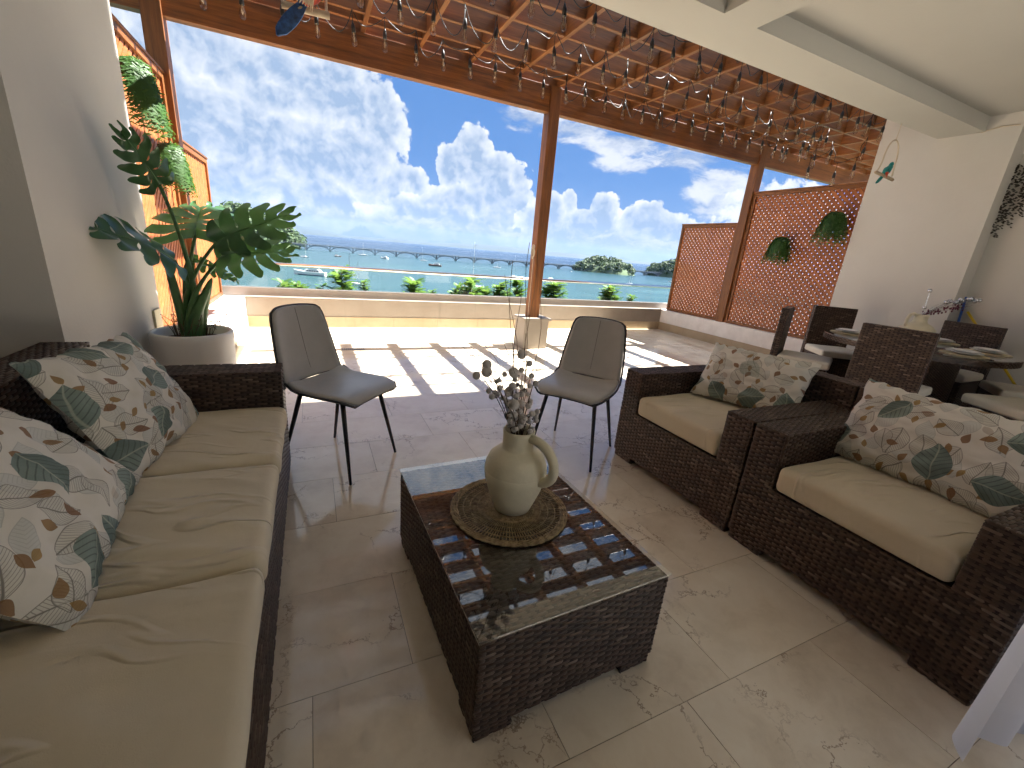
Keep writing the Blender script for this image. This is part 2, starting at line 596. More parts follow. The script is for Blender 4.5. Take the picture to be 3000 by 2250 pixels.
def wicker(name, lo, hi, grey):
    mt, t, b = new_mat(name)
    c = t.coord('Object')
    isl = X(t, t.n('ShaderNodeNewGeometry').outputs['Random Per Island'])
    n = t.noise(c, 7.0, 4, 0.6)
    col = t.ramp(isl, [(0.0, lo), (0.55, hi), (0.86, hi), (1.0, grey)])
    col = t.mix(t.sstep(n, 0.45, 0.75)*0.45, col, tuple(x*0.6 for x in lo))
    t.set(b.inputs['Base Color'], col)
    b.inputs['Roughness'].default_value = 0.42
    b.inputs['Specular IOR Level'].default_value = 0.45
    return mt


M['wicker'] = wicker('brown_resin_wicker', (0.024, 0.013, 0.0085), (0.072, 0.042, 0.027), (0.17, 0.122, 0.092))
M['wicker_core'] = simple('wicker_gap', (0.018, 0.010, 0.007), 0.8)


def fabric(name, col, fold=0.0):
    mt, t, b = new_mat(name)
    c = t.coord('Object')
    n = t.noise(c, 3.0, 4, 0.6)
    weave = t.noise(c, 420.0, 2, 0.5)
    t.set(b.inputs['Base Color'], t.ramp(n, [(0.3, tuple(x*0.93 for x in col)), (0.7, tuple(x*1.05 for x in col))]))
    b.inputs['Roughness'].default_value = 0.85
    b.inputs['Sheen Weight'].default_value = 0.15
    if fold:
        info = X(t, t.n('ShaderNodeObjectInfo').outputs['Random'])
        x, y, z = t.sep(c)
        sway = t.noise(t.vm('ADD', c, t.comb(info*9.0, info*5.0, 0.0)), 2.2, 2, 0.5)
        q = t.comb(x*1.3 + info*20.0, (y + x*0.22 + (sway-0.5)*0.25)*6.5, z*1.5)
        f1 = t.noise(q, 1.0, 2, 0.5)
        rid = t.sstep(t.m('ABSOLUTE', f1-0.5), 0.040, 0.0)*t.sstep(t.noise(t.vm('ADD', c, (3.0, 1.0, 0.0)), 3.0, 2, 0.5), 0.36, 0.60)
        h = rid*fold + weave*0.0006 + t.noise(c, 9.0, 3, 0.5)*0.006
        bump(t, b, h, 1.0, 0.9)
    else:
        bump(t, b, weave, 0.0008, 0.7)
    return mt


M['cushion'] = fabric('beige_cushion_fabric', (0.61, 0.53, 0.385), 0.010)
M['cushion2'] = fabric('pale_cushion_fabric', (0.62, 0.575, 0.48))


def arch_glass(name, tint=(1, 1, 1), ior=1.5, gain=1.0):
    mt = bpy.data.materials.new(name)
    mt.use_nodes = True
    t = T(mt.node_tree)
    mt.node_tree.nodes.remove(mt.node_tree.nodes['Principled BSDF'])
    out = mt.node_tree.nodes['Material Output']
    fr = t.n('ShaderNodeFresnel', {'IOR': ior})
    tr = t.n('ShaderNodeBsdfTransparent', {'Color': tint})
    gl = t.n('ShaderNodeBsdfGlossy', {'Color': (1, 1, 1), 'Roughness': 0.0})
    mx = t.n('ShaderNodeMixShader')
    back = X(t, t.n('ShaderNodeNewGeometry').outputs['Backfacing'])
    t.set(mx.inputs[0], t.m('MULTIPLY', X(t, fr.outputs[0])*gain, 1.0-back, clamp=True))          # both faces' reflection, given at the outer one
    t.nt.links.new(tr.outputs[0], mx.inputs[1])
    t.nt.links.new(gl.outputs[0], mx.inputs[2])
    t.nt.links.new(mx.outputs[0], out.inputs[0])
    return mt


M['glass'] = arch_glass('clear_glass', (0.97, 0.985, 0.98))
M['table_glass'] = arch_glass('table_glass', (0.93, 0.95, 0.94), 1.6, 1.9)
M['bulb'] = arch_glass('bulb_glass', (0.90, 0.87, 0.82), 1.5, 3.2)
M['filament'] = simple('bulb_filament', (0.55, 0.42, 0.28), 0.4)


def leaf_mat(name, col, vein, rough=0.4, trans=0.25):
    mt, t, b = new_mat(name)
    c = t.coord('Object')
    n = t.noise(c, 9.0, 4, 0.6)
    base = t.ramp(n, [(0.3, tuple(x*0.7 for x in col)), (0.7, tuple(x*1.25 for x in col))])
    t.set(b.inputs['Base Color'], base)
    b.inputs['Roughness'].default_value = rough
    out = mt.node_tree.nodes['Material Output']
    tl = t.n('ShaderNodeBsdfTranslucent', {'Color': t.mix(0.5, base, vein)})
    mx = t.n('ShaderNodeMixShader', {0: trans})
    t.nt.links.new(b.outputs[0], mx.inputs[1])
    t.nt.links.new(tl.outputs[0], mx.inputs[2])
    t.nt.links.new(mx.outputs[0], out.inputs[0])
    return mt


M['monstera'] = leaf_mat('monstera_leaf', (0.040, 0.110, 0.045), (0.14, 0.30, 0.06), 0.30)
M['monstera_stem'] = simple('monstera_stem', (0.075, 0.17, 0.055), 0.5, var=0.25, scale=10)
M['fern'] = leaf_mat('fern_leaf', (0.045, 0.12, 0.02), (0.20, 0.36, 0.05), 0.5, 0.35)
M['tree_leaf'] = leaf_mat('feathery_leaf', (0.10, 0.21, 0.045), (0.34, 0.50, 0.09), 0.5, 0.4)
M['far_leaf'] = leaf_mat('far_tree_leaf', (0.045, 0.085, 0.028), (0.12, 0.18, 0.04), 0.7, 0.15)
M['far_leaf'].node_tree.nodes['Noise Texture'].inputs['Scale'].default_value = 0.12
M['hill'] = simple('forest_slope', (0.05, 0.085, 0.035), 0.9, var=0.3, scale=0.02)
M['far_hill'] = simple('far_mountain', (0.018, 0.032, 0.030), 0.95, var=0.2, scale=0.0012)


def curtain_mat():
    mt, t, b = new_mat('sheer_white_curtain')
    c = t.coord('Object')
    x, y, z = t.sep(c)
    chk = t.m('MODULO', t.m('FLOOR', x*9.0) + t.m('FLOOR', z*9.0), 2.0)
    base = t.mix(t.m('ABSOLUTE', chk)*0.10, (0.62, 0.62, 0.67), (0.52, 0.52, 0.58))
    t.set(b.inputs['Base Color'], base)
    b.inputs['Roughness'].default_value = 0.9
    out = mt.node_tree.nodes['Material Output']
    tl = t.n('ShaderNodeBsdfTranslucent', {'Color': base})
    mx = t.n('ShaderNodeMixShader', {0: 0.4})
    t.nt.links.new(b.outputs[0], mx.inputs[1])
    t.nt.links.new(tl.outputs[0], mx.inputs[2])
    t.nt.links.new(mx.outputs[0], out.inputs[0])
    return mt


M['curtain'] = curtain_mat()


def print_mat():
    """printed cotton: sage leaves, line-drawn leaves and small ochre sprigs on white"""
    mt, t, b = new_mat('leaf_print_cotton')
    uv = t.coord('UV')
    info = X(t, t.n('ShaderNodeObjectInfo').outputs['Random'])
    uv = t.vm('ADD', uv, t.comb(info*13.0, info*7.0, 0.0))

    def leaves(scale, half, wid, seed, rnd, nveins):
        p = t.vm('ADD', uv, (seed, seed*0.37, 0.0))
        vo = t.n('ShaderNodeTexVoronoi', {'Vector': p, 'Scale': scale, 'Randomness': rnd}, voronoi_dimensions='2D')
        pos = X(t, vo.outputs['Position'])
        cr, cg, cb = t.sep(X(t, vo.outputs['Color']))
        dl = t.vm('SUBTRACT', p, pos)
        a = cr*6.2832
        rot = t.n('ShaderNodeVectorRotate', {'Vector': dl, 'Angle': a}, rotation_type='Z_AXIS')
        x, y, _ = t.sep(X(t, rot.outputs[0]))
        sz = half*(0.75 + 0.25*cb)
        x = x/sz
        y = y/sz
        y = y - 0.16*(x*x - 0.4)*(cg-0.5)*2.0           # a slight bend
        ay = t.m('ABSOLUTE', y)
        pr = (1.0 - x*x)*(1.0 - 0.42*x)*wid
        ins = t.sstep(pr-ay, 0.0, 0.02)*t.sstep(1.0 - t.m('ABSOLUTE', x), 0.0, 0.02)
        edge = ins*t.sstep(pr-ay, 0.075, 0.02)
        rib = ins*t.sstep(ay, 0.045, 0.012)
        ph = (x - ay*0.75)*nveins
        fr = t.m('ABSOLUTE', t.m('FRACT', ph + 20.0) - 0.5)
        vein = ins*t.sstep(fr, 0.16, 0.05)
        return ins, edge, rib, vein, y, cg, cb
    cloth = t.mix(t.sstep(t.noise(uv, 9.0, 4, 0.6), 0.45, 0.7)*0.5, (0.68, 0.645, 0.57), (0.60, 0.56, 0.48))
    col = cloth
    # faint washed leaves in the background
    i, e, r, v, y, cg, cb = leaves(7.5, 0.062, 0.60, 3.1, 0.55, 5.0)
    col = t.mix(i*0.55, col, (0.50, 0.52, 0.485))
    col = t.mix(t.m('MAXIMUM', v*0.35, e*0.55), col, (0.34, 0.33, 0.29))
    # line-drawn leaves
    for scl, hf, sdd in ((5.6, 0.082, 9.7), (6.6, 0.070, 41.3)):
        i, e, r, v, y, cg, cb = leaves(scl, hf, 0.62, sdd, 0.5, 8.0)
        col = t.mix(i*0.55, col, (0.58, 0.56, 0.48))
        col = t.mix(t.m('MAXIMUM', v*0.75, t.m('MAXIMUM', e, r))*0.80, col, (0.13, 0.115, 0.095))
    # small ochre leaves
    i, e, r, v, y, cg, cb = leaves(13.0, 0.027, 0.55, 17.3, 0.9, 3.0)
    keep = t.sstep(cg, 0.28, 0.34)
    col = t.mix(i*keep*0.9, col, t.mix(cb, (0.33, 0.20, 0.05), (0.20, 0.085, 0.035)))
    # big sage leaves
    i, e, r, v, y, cg, cb = leaves(5.0, 0.088, 0.72, 27.9, 0.4, 4.0)
    keep = t.sstep(cg, 0.25, 0.30)
    sage = t.mix(t.sstep(y, -0.35, 0.45), (0.085, 0.125, 0.10), (0.235, 0.30, 0.25))
    sage = t.mix(cb*0.6, sage, (0.15, 0.21, 0.20))
    sage = t.mix(v*0.6, sage, (0.045, 0.06, 0.05))
    sage = t.mix(r*0.7, sage, (0.40, 0.43, 0.34))
    col = t.mix(i*keep*0.95, col, sage)
    t.set(b.inputs['Base Color'], col)
    b.inputs['Roughness'].default_value = 0.85
    bump(t, b, t.noise(t.coord('Object'), 300.0, 2, 0.5), 0.0006, 0.6)
    return mt


M['print'] = print_mat()


def water_mat():
    mt, t, b = new_mat('bay_water')
    c = t.coord('Object')
    x, y, z = t.sep(c)
    r = t.m('SQRT', x*x + y*y)
    big = t.noise(t.vm('MULTIPLY', c, (0.004, 0.012, 1.0)), 1.0, 5, 0.6, 1.0)
    shallow = t.sstep(r + (big-0.5)*500.0, 1250.0, 250.0)      # shoals near the shore, deep water beyond the bridge
    col = t.mix(shallow, (0.010, 0.030, 0.062), (0.026, 0.066, 0.074))
    col = t.mix(t.sstep(big, 0.48, 0.66)*shallow*0.55, col, (0.050, 0.100, 0.105))
    col = t.mix(t.sstep(big, 0.46, 0.34)*0.4, col, (0.015, 0.046, 0.058))
    t.set(b.inputs['Base Color'], col)
    t.set(b.inputs['Roughness'], t.m('MULTIPLY_ADD', big, 0.12, 0.20))
    b.inputs['IOR'].default_value = 1.33
    b.inputs['Specular IOR Level'].default_value = 0.28
    wv = t.noise(t.vm('MULTIPLY', c, (0.5, 1.0, 1.0)), 0.6, 6, 0.65, 0.4)
    wv2 = t.noise(t.vm('MULTIPLY', c, (0.03, 0.10, 1.0)), 1.0, 4, 0.6)
    bump(t, b, wv*0.35 + wv2*1.2, 0.8, 0.8)
    return mt


M['water'] = water_mat()

# ------------------------------------------------------------------ the setting
FX0, FX1, FY1 = -0.91, 7.12, 7.28          # terrace floor: left wall, right wall, parapet
Z_SLAB, Z_CEIL, Z_RAF = 3.165, 3.32, 3.50


def struct(name, mb, mat, parent=None, **k):
    o = mb.build(name, mat, parent, **k)
    if parent is None:
        tag(o, kind='structure')
    return o


# floor with its marble tiles
floor = struct('floor', MB().box(-2.2, 7.6, -1.6, 7.6, -0.20, -0.004), M['grout'])
tag(floor, 'cream marble paving of the covered terrace', 'floor')
TW, TH, GAP = 0.68, 0.455, 0.0022
rng = random.Random(3)
row = 0
y = 0.652 - TH*4
tile_cache = {}
row_off = {0: 0.32, 1: 0.55, 2: 0.10, 3: 0.40, 4: -0.067, 5: 0.25, 6: 0.47, 7: 0.05, 8: 0.31, 9: 0.106, 10: 0.55, 11: 0.2, 12: 0.42, 13: 0.0, 14: 0.3, 15: 0.5, 16: 0.15, 17: 0.37, 18: 0.6}
while y < FY1:
    y1 = min(y+TH, FY1)
    xl = -2.1 if y < 2.4 else -1.01
    if y > 3.8:
        xl = FX0
    x = xl - ((xl - row_off.get(row, 0)) % TW)
    xr = 7.36 if y < 2.4 else FX1
    while x < xr:
        a, b_ = max(x, xl)+GAP/2, min(x+TW, xr)-GAP/2
        c0, c1 = y+GAP/2, y1-GAP/2
        if b_-a > 0.03 and c1-c0 > 0.02:
            sx, sy = round(b_-a, 4), round(c1-c0, 4)
            if (sx, sy) not in tile_cache:
                tile_cache[(sx, sy)] = MB().box(-sx/2, sx/2, -sy/2, sy/2, -0.012, 0).mesh('tile', M['marble'])
            link('tile', tile_cache[(sx, sy)], floor, ((a+b_)/2, (c0+c1)/2, rng.uniform(-0.0006, 0.0)))
        x += TW
    y += TH
    row += 1

# pillars and side walls of the house
pil = struct('wall_left', MB().box(-1.62, -1.02, 2.50, 3.86, -0.02, Z_SLAB+0.6).box(-2.0, -1.62, -1.6, 3.0, -0.02, Z_SLAB+0.6), M['wall'])
tag(pil, 'cream plastered house pillar beside the wicker sofa', 'wall')
pir = struct('wall_right', MB().box(7.10, 7.60, 2.50, 3.86, -0.02, 17.0).box(7.36, 7.60, -1.6, 2.50, -0.02, Z_SLAB+0.6), M['wall'])  # unseen upper length raised tall to keep sun off the left pillar
tag(pir, 'cream plastered house pillar behind the dining set', 'wall')
bw = struct('wall_back', MB().box(-2.0, 1.3, -1.8, -1.6, -0.02, Z_SLAB+0.6).box(5.0, 7.6, -1.8, -1.6, -0.02, Z_SLAB+0.6).box(1.3, 5.0, -1.8, -1.6, 2.35, Z_SLAB+0.6), M['wall'])  # opening added out of view to let fill light in from behind
tag(bw, 'cream plastered house wall with a wide unseen opening added for fill light', 'wall')
tag(struct('fill_patio', MB().box(-8.0, 14.0, -14.0, -1.6, -0.30, -0.03), M['fill_patio']), 'unseen pale ground added behind the house to bounce sunlight in', 'fill_patio')  # added out of view: sunlit ground serving as fill light
# ceiling: downstand beams with shallow coffers between
cb = MB()
cb.box(-2.0, 7.6, 2.80, 3.23, Z_SLAB, Z_SLAB+0.75)
cb.box(2.80, 3.15, -1.6, 2.80, Z_SLAB, Z_SLAB+0.5)
cb.box(-2.0, 2.80, -1.6, 0.4, Z_SLAB, Z_SLAB+0.5)
cb.box(-2.0, 7.6, -1.8, 2.80, Z_CEIL, Z_SLAB+0.75)
ceil = struct('ceiling', cb, M['ceiling'])
tag(ceil, 'cream plastered ceiling with shallow coffers and downstand beams', 'ceiling')

# low side walls and parapet
def low_wall(name, x0, x1, y0, y1, label):
    t = thing(name, label, 'wall')
    MB().box(x0, x1, y0, y1, -0.1, 0.44).build('wall_body', M['white_wall'], t, bevel=0.006)
    return t


lwl = low_wall('low_wall', -1.36, FX0, 3.86, 7.55, 'low white wall carrying the sunlit lattice screens')
MB().box(FX0+0.001, FX0+0.014, 3.87, FY1-0.016, 0.0, 0.165).build('skirting', M['skirt'], lwl)
lwr = low_wall('low_wall', FX1, 7.56, 3.86, 7.55, 'low stained white wall carrying the backlit lattice screens')
MB().box(FX1-0.014, FX1-0.001, 3.87, FY1-0.016, 0.0, 0.165).build('skirting', M['skirt'], lwr)

par = thing('parapet_wall', 'long cream parapet wall with stone skirting under the glass balustrade', 'wall')
MB().box(FX0+0.002, FX1-0.002, FY1, FY1+0.27, -0.1, 0.437).build('wall_body', M['parapet'], par, bevel=0.004)
sk = [FX0+0.004]
while sk[-1] < FX1-0.9:
    sk.append(sk[-1] + rng.choice([0.62, 0.75, 0.88]))
sk.append(FX1-0.004)
for a, b_ in zip(sk, sk[1:]):
    MB().box(a+0.0015, b_-0.0015, FY1-0.014, FY1-0.001, 0.0, 0.165).build('skirting_stone', M['skirt'], par)
MB().box(FX0+0.003, FX1-0.003, FY1-0.012, FY1+0.26, 0.4385, 0.452).build('coping', M['parapet'], par, bevel=0.003)

bal = thing('glass_balustrade', 'clear glass balustrade with polished steel handrail above the parapet', 'balustrade')
MB().box(-1.34, 7.54, 7.40, 7.50, 0.45, 0.572).build('base_channel', M['channel'], bal, bevel=0.003)
x = -1.34
while x < 7.5:
    x1 = min(x+1.776, 7.54)
    MB().box(x+0.006, x1-0.006, 7.444, 7.456, 0.566, 0.905).build('glass_pane', M['glass'], bal)
    x = x1
MB().tube([(-1.34, 7.45, 0.925), (7.54, 7.45, 0.925)], 0.031, 24).build('handrail', M['steel'], bal, smooth=True)

# floor drain and a small round cover let into the paving
dr = thing('floor_drain', 'small grey slotted drain grate in the paving', 'drain', (0.44, 5.76, 0))
MB().box(-0.15, 0.15, -0.05, 0.05, 0.0008, 0.003).build('grate_plate', M['channel'], dr)
for i in range(12):
    MB().box(-0.135+i*0.0235, -0.125+i*0.0235, -0.042, 0.042, 0.003, 0.005).build('slat', M['black'], dr)
MB().lathe([(0.11, 0.0008), (0.11, 0.003), (0.102, 0.0035), (0.0, 0.0035)], 24).build('cover_disc', M['skirt'], None, loc=(0.763, 6.106, 0))
tag(bpy.data.objects['cover_disc'], 'small round stone cover let into the sunny paving', 'cover')

# ------------------------------------------------------------------ pergola
perg = thing('pergola', 'brown stained timber pergola over the terrace', 'pergola', (3.03, 5.74, 0))
PO = Vector((3.03, 5.74, 0))


def pbox(name, x0, x1, y0, y1, z0, z1, mat, bev=0.004):
    cx, cy, cz = (x0+x1)/2, (y0+y1)/2, (z0+z1)/2
    return MB().box(x0-cx, x1-cx, y0-cy, y1-cy, z0-cz, z1-cz).build(name, M[mat], perg, bevel=bev, loc=Vector((cx, cy, cz))-PO)


pbox('post', 2.950, 3.108, 5.665, 5.825, 0.478, Z_RAF-0.002, 'wood_z')
pbox('post', 7.125, 7.285, 5.665, 5.825, 0.441, Z_RAF-0.002, 'wood_z')
pbox('post', -1.29, -1.13, 5.665, 5.825, 0.441, Z_RAF-0.002, 'wood_z')
BT = 3.195
pbox('beam', -1.128, 2.948, 5.69, 5.80, BT, Z_RAF-0.001, 'wood_x')
pbox('beam', 3.110, 7.123, 5.69, 5.80, BT, Z_RAF-0.001, 'wood_x')
pbox('beam', 7.287, 11.5, 5.69, 5.80, BT, Z_RAF-0.001, 'wood_x')
pbox('beam', -2.0, -1.292, 5.69, 5.80, BT, Z_RAF-0.001, 'wood_x')
RAFX = [0.013 + 0.6105*k for k in range(-3, 19)]
raf_me = None
for rx in RAFX:
    if raf_me is None:
        o = pbox('rafter', rx-0.023, rx+0.023, 3.232, 6.08, Z_RAF, Z_RAF+0.17, 'wood_y')
        raf_me = o
    else:
        o = raf_me.copy()
        COL.objects.link(o)
        o.location = Vector((rx, (3.232+6.08)/2, Z_RAF+0.085)) - PO
for py in (5.745, 5.475, 5.29, 4.905, 4.52, 4.14, 3.765, 3.39):
    pbox('purlin', -2.0, 11.5, py-0.022, py+0.022, Z_RAF+0.007, Z_RAF+0.186, 'wood_x')
pl = thing('post_plinth', 'square cream stone plinth under the middle pergola post', 'plinth', (3.05, 5.765, 0))
MB().box(-0.205, 0.205, -0.165, 0.165, 0.0, 0.435).build('plinth_block', M['parapet'], pl, bevel=0.004)
MB().box(-0.235, 0.235, -0.195, 0.195, 0.437, 0.475).build('cap_stone', M['parapet'], pl, bevel=0.006)

# ------------------------------------------------------------------ lattice screens
def clip_poly(poly, x0, x1, y0, y1):
    for ax, lim, sg in ((0, x0, 1), (0, x1, -1), (1, y0, 1), (1, y1, -1)):
        out = []
        for i in range(len(poly)):
            a, b_ = poly[i], poly[(i+1) % len(poly)]
            da, db = (a[ax]-lim)*sg, (b_[ax]-lim)*sg
            if da >= 0:
                out.append(a)
            if (da >= 0) != (db >= 0):
                k = da/(da-db)
                out.append((a[0]+(b_[0]-a[0])*k, a[1]+(b_[1]-a[1])*k))
        poly = out
        if len(poly) < 3:
            return []
    return poly


def lattice(X0, ya, yb, za, zb, inward, label):
    t = thing('lattice_screen', label, 'screen', (X0, (ya+yb)/2, za))
    hw, hh = (yb-ya)/2, zb-za
    fr = 0.055
    for nm, b_ in (('frame_stile', (-0.03, 0.03, -hw, -hw+fr, 0, hh)), ('frame_stile', (-0.03, 0.03, hw-fr, hw, 0, hh)),
                   ('frame_rail', (-0.029, 0.029, -hw+fr+0.001, hw-fr-0.001, 0.001, fr)), ('frame_rail', (-0.029, 0.029, -hw+fr+0.001, hw-fr-0.001, hh-fr, hh-0.001)),
                   ('cap_rail', (-0.04, 0.04, -hw-0.004, hw+0.004, hh+0.001, hh+0.022))):
        MB().box(*b_).build(nm, M['wood_z' if 'stile' in nm else 'wood_y'], t, bevel=0.003)
    wd, per = 0.0465, 0.064
    u0, u1, v0, v1 = -hw+fr-0.008, hw-fr+0.008, fr-0.008, hh-fr+0.008
    span = (u1-u0) + (v1-v0)
    for layer, sgn in ((0, 1), (1, -1)):
        xo = inward*(0.0035 if layer else -0.0045)
        k = 0
        while True:
            dpos = k*per*math.sqrt(2)
            if dpos > span:
                break
            # centre line: starts on the lower edge, at 45 degrees
            cx = (u0 + dpos) if sgn > 0 else (u1 - dpos)
            L = span
            dirv = (-sgn*math.sqrt(.5), math.sqrt(.5))
            nrm = (dirv[1], -dirv[0])
            w2 = wd/2
            p0 = (cx-dirv[0]*L, v0-dirv[1]*L)
            p1 = (cx+dirv[0]*L, v0+dirv[1]*L)
            q = [(p0[0]+nrm[0]*w2, p0[1]+nrm[1]*w2), (p1[0]+nrm[0]*w2, p1[1]+nrm[1]*w2), (p1[0]-nrm[0]*w2, p1[1]-nrm[1]*w2), (p0[0]-nrm[0]*w2, p0[1]-nrm[1]*w2)]
            q = clip_poly(q, u0, u1, v0, v1)
            k += 1
            if len(q) < 3:
                continue
            a = [(xo-0.0035, y_, z_) for y_, z_ in q]
            b_ = [(xo+0.0035, y_, z_) for y_, z_ in q]
            n = len(q)
            fs = [tuple(range(n)), tuple(range(2*n-1, n-1, -1))] + [(i, i+n, (i+1) % n + n, (i+1) % n) for i in range(n)]
            MB().add(a+b_, fs).build('slat', M['lattice'], t)
    return t


lattice(7.20, 3.70, 5.66, 0.445, 2.74, -1, 'tall backlit timber lattice screen carrying two dark hanging ferns')
lattice(7.20, 5.83, 7.20, 0.445, 2.235, -1, 'lower backlit timber lattice screen between the glass balustrade and the post')
lattice(-1.21, 4.10, 5.66, 0.445, 2.72, 1, 'tall sunlit orange lattice screen behind the potted monstera')
lattice(-1.21, 5.83, 7.30, 0.445, 2.21, 1, 'lower sunlit orange lattice screen beside the yacht view')

# ------------------------------------------------------------------ woven furniture
def weave_arrays(o, U, V, N, LU, LV, rows=0.0135, pitch=0.062, rnd=None):
    """over-and-under strands as small arched strips on a rectangle; returns verts, faces"""
    o, U, V, N = (np.array(a, float) for a in (o, U, V, N))
    nr = max(1, int(round(LV/rows)))
    rh = LV/nr
    vs, fs = [], []
    base = 0
    for j in range(nr):
        st = -pitch*(0.5*(j % 2) + 0.12*rnd.random())
        n = int((LU-st)/pitch)+1
        u0 = st + pitch*np.arange(n) + 0.004
        u1 = np.minimum(u0 + pitch*0.90, LU)
        u0 = np.maximum(u0, 0.0)
        ok = (u1-u0) > 0.008
        u0, u1 = u0[ok], u1[ok]
        if len(u0) == 0:
            continue
        jit = 0.0012*(np.random.RandomState(j+int(LU*977)).rand(len(u0))-0.5)
        um, un = u0+(u1-u0)*0.14, u1-(u1-u0)*0.14
        vc = (j+0.5)*rh
        P = []
        for uu, hu in ((u0, -0.0018), (um, 0.0026), (un, 0.0026), (u1, -0.0018)):
            for vv, hv in ((-0.47*rh, -0.0016), (0.0, 0.0012), (0.47*rh, -0.0016)):
                h = hu + hv + (jit if hu > 0 else 0)
                P.append(o + np.outer(uu, U) + np.outer(np.full(len(uu), vc+vv), V) + np.outer(np.broadcast_to(h, uu.shape), N))
        P = np.stack(P, 1).reshape(-1, 3)
        vs.append(P)
        b_ = base + 12*np.arange(len(u0))[:, None]
        q = np.array([[0, 3, 4, 1], [1, 4, 5, 2], [3, 6, 7, 4], [4, 7, 8, 5], [6, 9, 10, 7], [7, 10, 11, 8]])
        fs.append((b_[:, None, :] + q[None]).reshape(-1, 4))
        base += len(P)
    return np.concatenate(vs), np.concatenate(fs)


WR = random.Random(11)


def wicker_box(name, parent, x0, x1, y0, y1, z0, z1, faces='xXyYZ', top='x', rows=0.0118, pitch=0.060):
    """a wicker covered block: dark core plus woven strands on the listed faces (x=-x side, X=+x ...)"""
    g = 0.003
    core = MB().box(x0+g, x1-g, y0+g, y1-g, z0+g, z1-g).build(name, M['wicker_core'], parent)
    VS, FS, base = [], [], 0
    spec = {
        'x': ((x0+g, y1, z0), (0, -1, 0), (0, 0, 1), (-1, 0, 0), y1-y0, z1-z0), 'X': ((x1-g, y0, z0), (0, 1, 0), (0, 0, 1), (1, 0, 0), y1-y0, z1-z0),
        'y': ((x0, y0+g, z0), (1, 0, 0), (0, 0, 1), (0, -1, 0), x1-x0, z1-z0), 'Y': ((x1, y1-g, z0), (-1, 0, 0), (0, 0, 1), (0, 1, 0), x1-x0, z1-z0),
        'Z': ((x0, y0, z1-g), (1, 0, 0), (0, 1, 0), (0, 0, 1), x1-x0, y1-y0) if top == 'x' else ((x0, y1, z1-g), (0, -1, 0), (1, 0, 0), (0, 0, 1), y1-y0, x1-x0)}
    for f in faces:
        o, U, V, N, lu, lv = spec[f]
        v, q = weave_arrays(o, U, V, N, lu, lv, rows, pitch, WR)
        VS.append(v)
        FS.append(q + base)
        base += len(v)
    V_, F_ = np.concatenate(VS), np.concatenate(FS)
    me = bpy.data.meshes.new('wicker_weave')
    me.vertices.add(len(V_))
    me.vertices.foreach_set('co', V_.ravel())
    me.loops.add(F_.size)
    me.loops.foreach_set('vertex_index', F_.ravel().astype(np.int32))
    me.polygons.add(len(F_))
    me.polygons.foreach_set('loop_start', np.arange(0, F_.size, 4, dtype=np.int32))
    me.polygons.foreach_set('use_smooth', np.ones(len(F_), dtype=bool))
    me.update(calc_edges=True)
    me.materials.append(M['wicker'])
    o = link('wicker_weave', me, core)
    o['kind'] = 'stuff'
    return core


def cushion(name, parent, x0, x1, y0, y1, z0, z1, mat, r=0.03, seed=0, wr=0.006, diag=0.5):
    hx, hy, hz = (x1-x0)/2, (y1-y0)/2, (z1-z0)/2

    def fn(v):
        if v.z > 0:
            k = (1-(v.x/hx)**4)*(1-(v.y/hy)**4)
            a = mnoise.noise(Vector((v.x*2.0+seed*3.1, (v.y+v.x*diag*0.55+0.03*math.sin(v.x*6+seed))*7.5, seed)))
            b_ = mnoise.noise(Vector((v.x*5.0+seed, v.y*5.0, seed*1.7)))
            rid = max(0, 1-abs(a)*2.6)**2
            fr = 0.35 + 0.65*max(0.0, min(1.0, -v.x/hx*0.8+0.4 if diag >= 0 else v.x/hx))
            v.z += (v.z/hz)*(0.012*k + wr*rid*fr*(0.6+0.4*b_) + 0.005*b_)
        v.y += 0.004*mnoise.noise(Vector((v.x*4, v.z*9, seed+5.0)))
        v.x += 0.005*mnoise.noise(Vector((v.y*5, v.z*9, seed+9.0)))
        return v
    mb = rounded_box(hx, hy, hz, r, 4, 44 if wr > 0.004 else 16, fn)
    return mb.build(name, M[mat], parent, smooth=True, loc=((x0+x1)/2, (y0+y1)/2, (z0+z1)/2))


def seat_unit(name, label, cat, loc, rz, W, D, ncush, aw=0.165, ha=0.675, hb=0.82, bt=0.15, zc=0.38, zt=0.515, group=None, seed=0, cuts=None, back=None):
    """front edge on local x = 0, back towards +x, width along +y from 0 to W"""
    t = thing(name, label, cat, loc, rz, group)
    wicker_box('base', t, 0.0, D-0.001, 0.0, W, 0.045, zc, 'xXyYZ', 'y')
    wicker_box('armrest', t, 0.001, D-bt-0.001, 0.001, aw, zc+0.001, ha, 'xyYZ')
    wicker_box('armrest', t, 0.001, D-bt-0.001, W-aw, W-0.001, zc+0.001, ha, 'xyYZ')
    b0, b1, bx0, bx1 = back or (0.001, W-0.001, D-bt, D-0.002)
    wicker_box('backrest', t, bx0, bx1, b0, b1, zc+0.001, hb, 'xXyYZ', 'y')
    for fx in (0.006, D-0.19):
        for fy in (0.006, W-0.19):
            wicker_box('foot', t, fx, fx+0.18, fy, fy+0.18, 0.0, 0.043, 'xXyY')
    cuts = cuts or [aw, W-aw]
    for i in range(ncush):
        cushion('seat_cushion', t, -0.004 if ncush == 1 else -0.012, D-bt-0.01, cuts[i]+0.004, cuts[i+1]-0.004, zc+0.002, zt, 'cushion', 0.032, seed+i*2.3, 0.017 if ncush > 1 else 0.007)
    return t


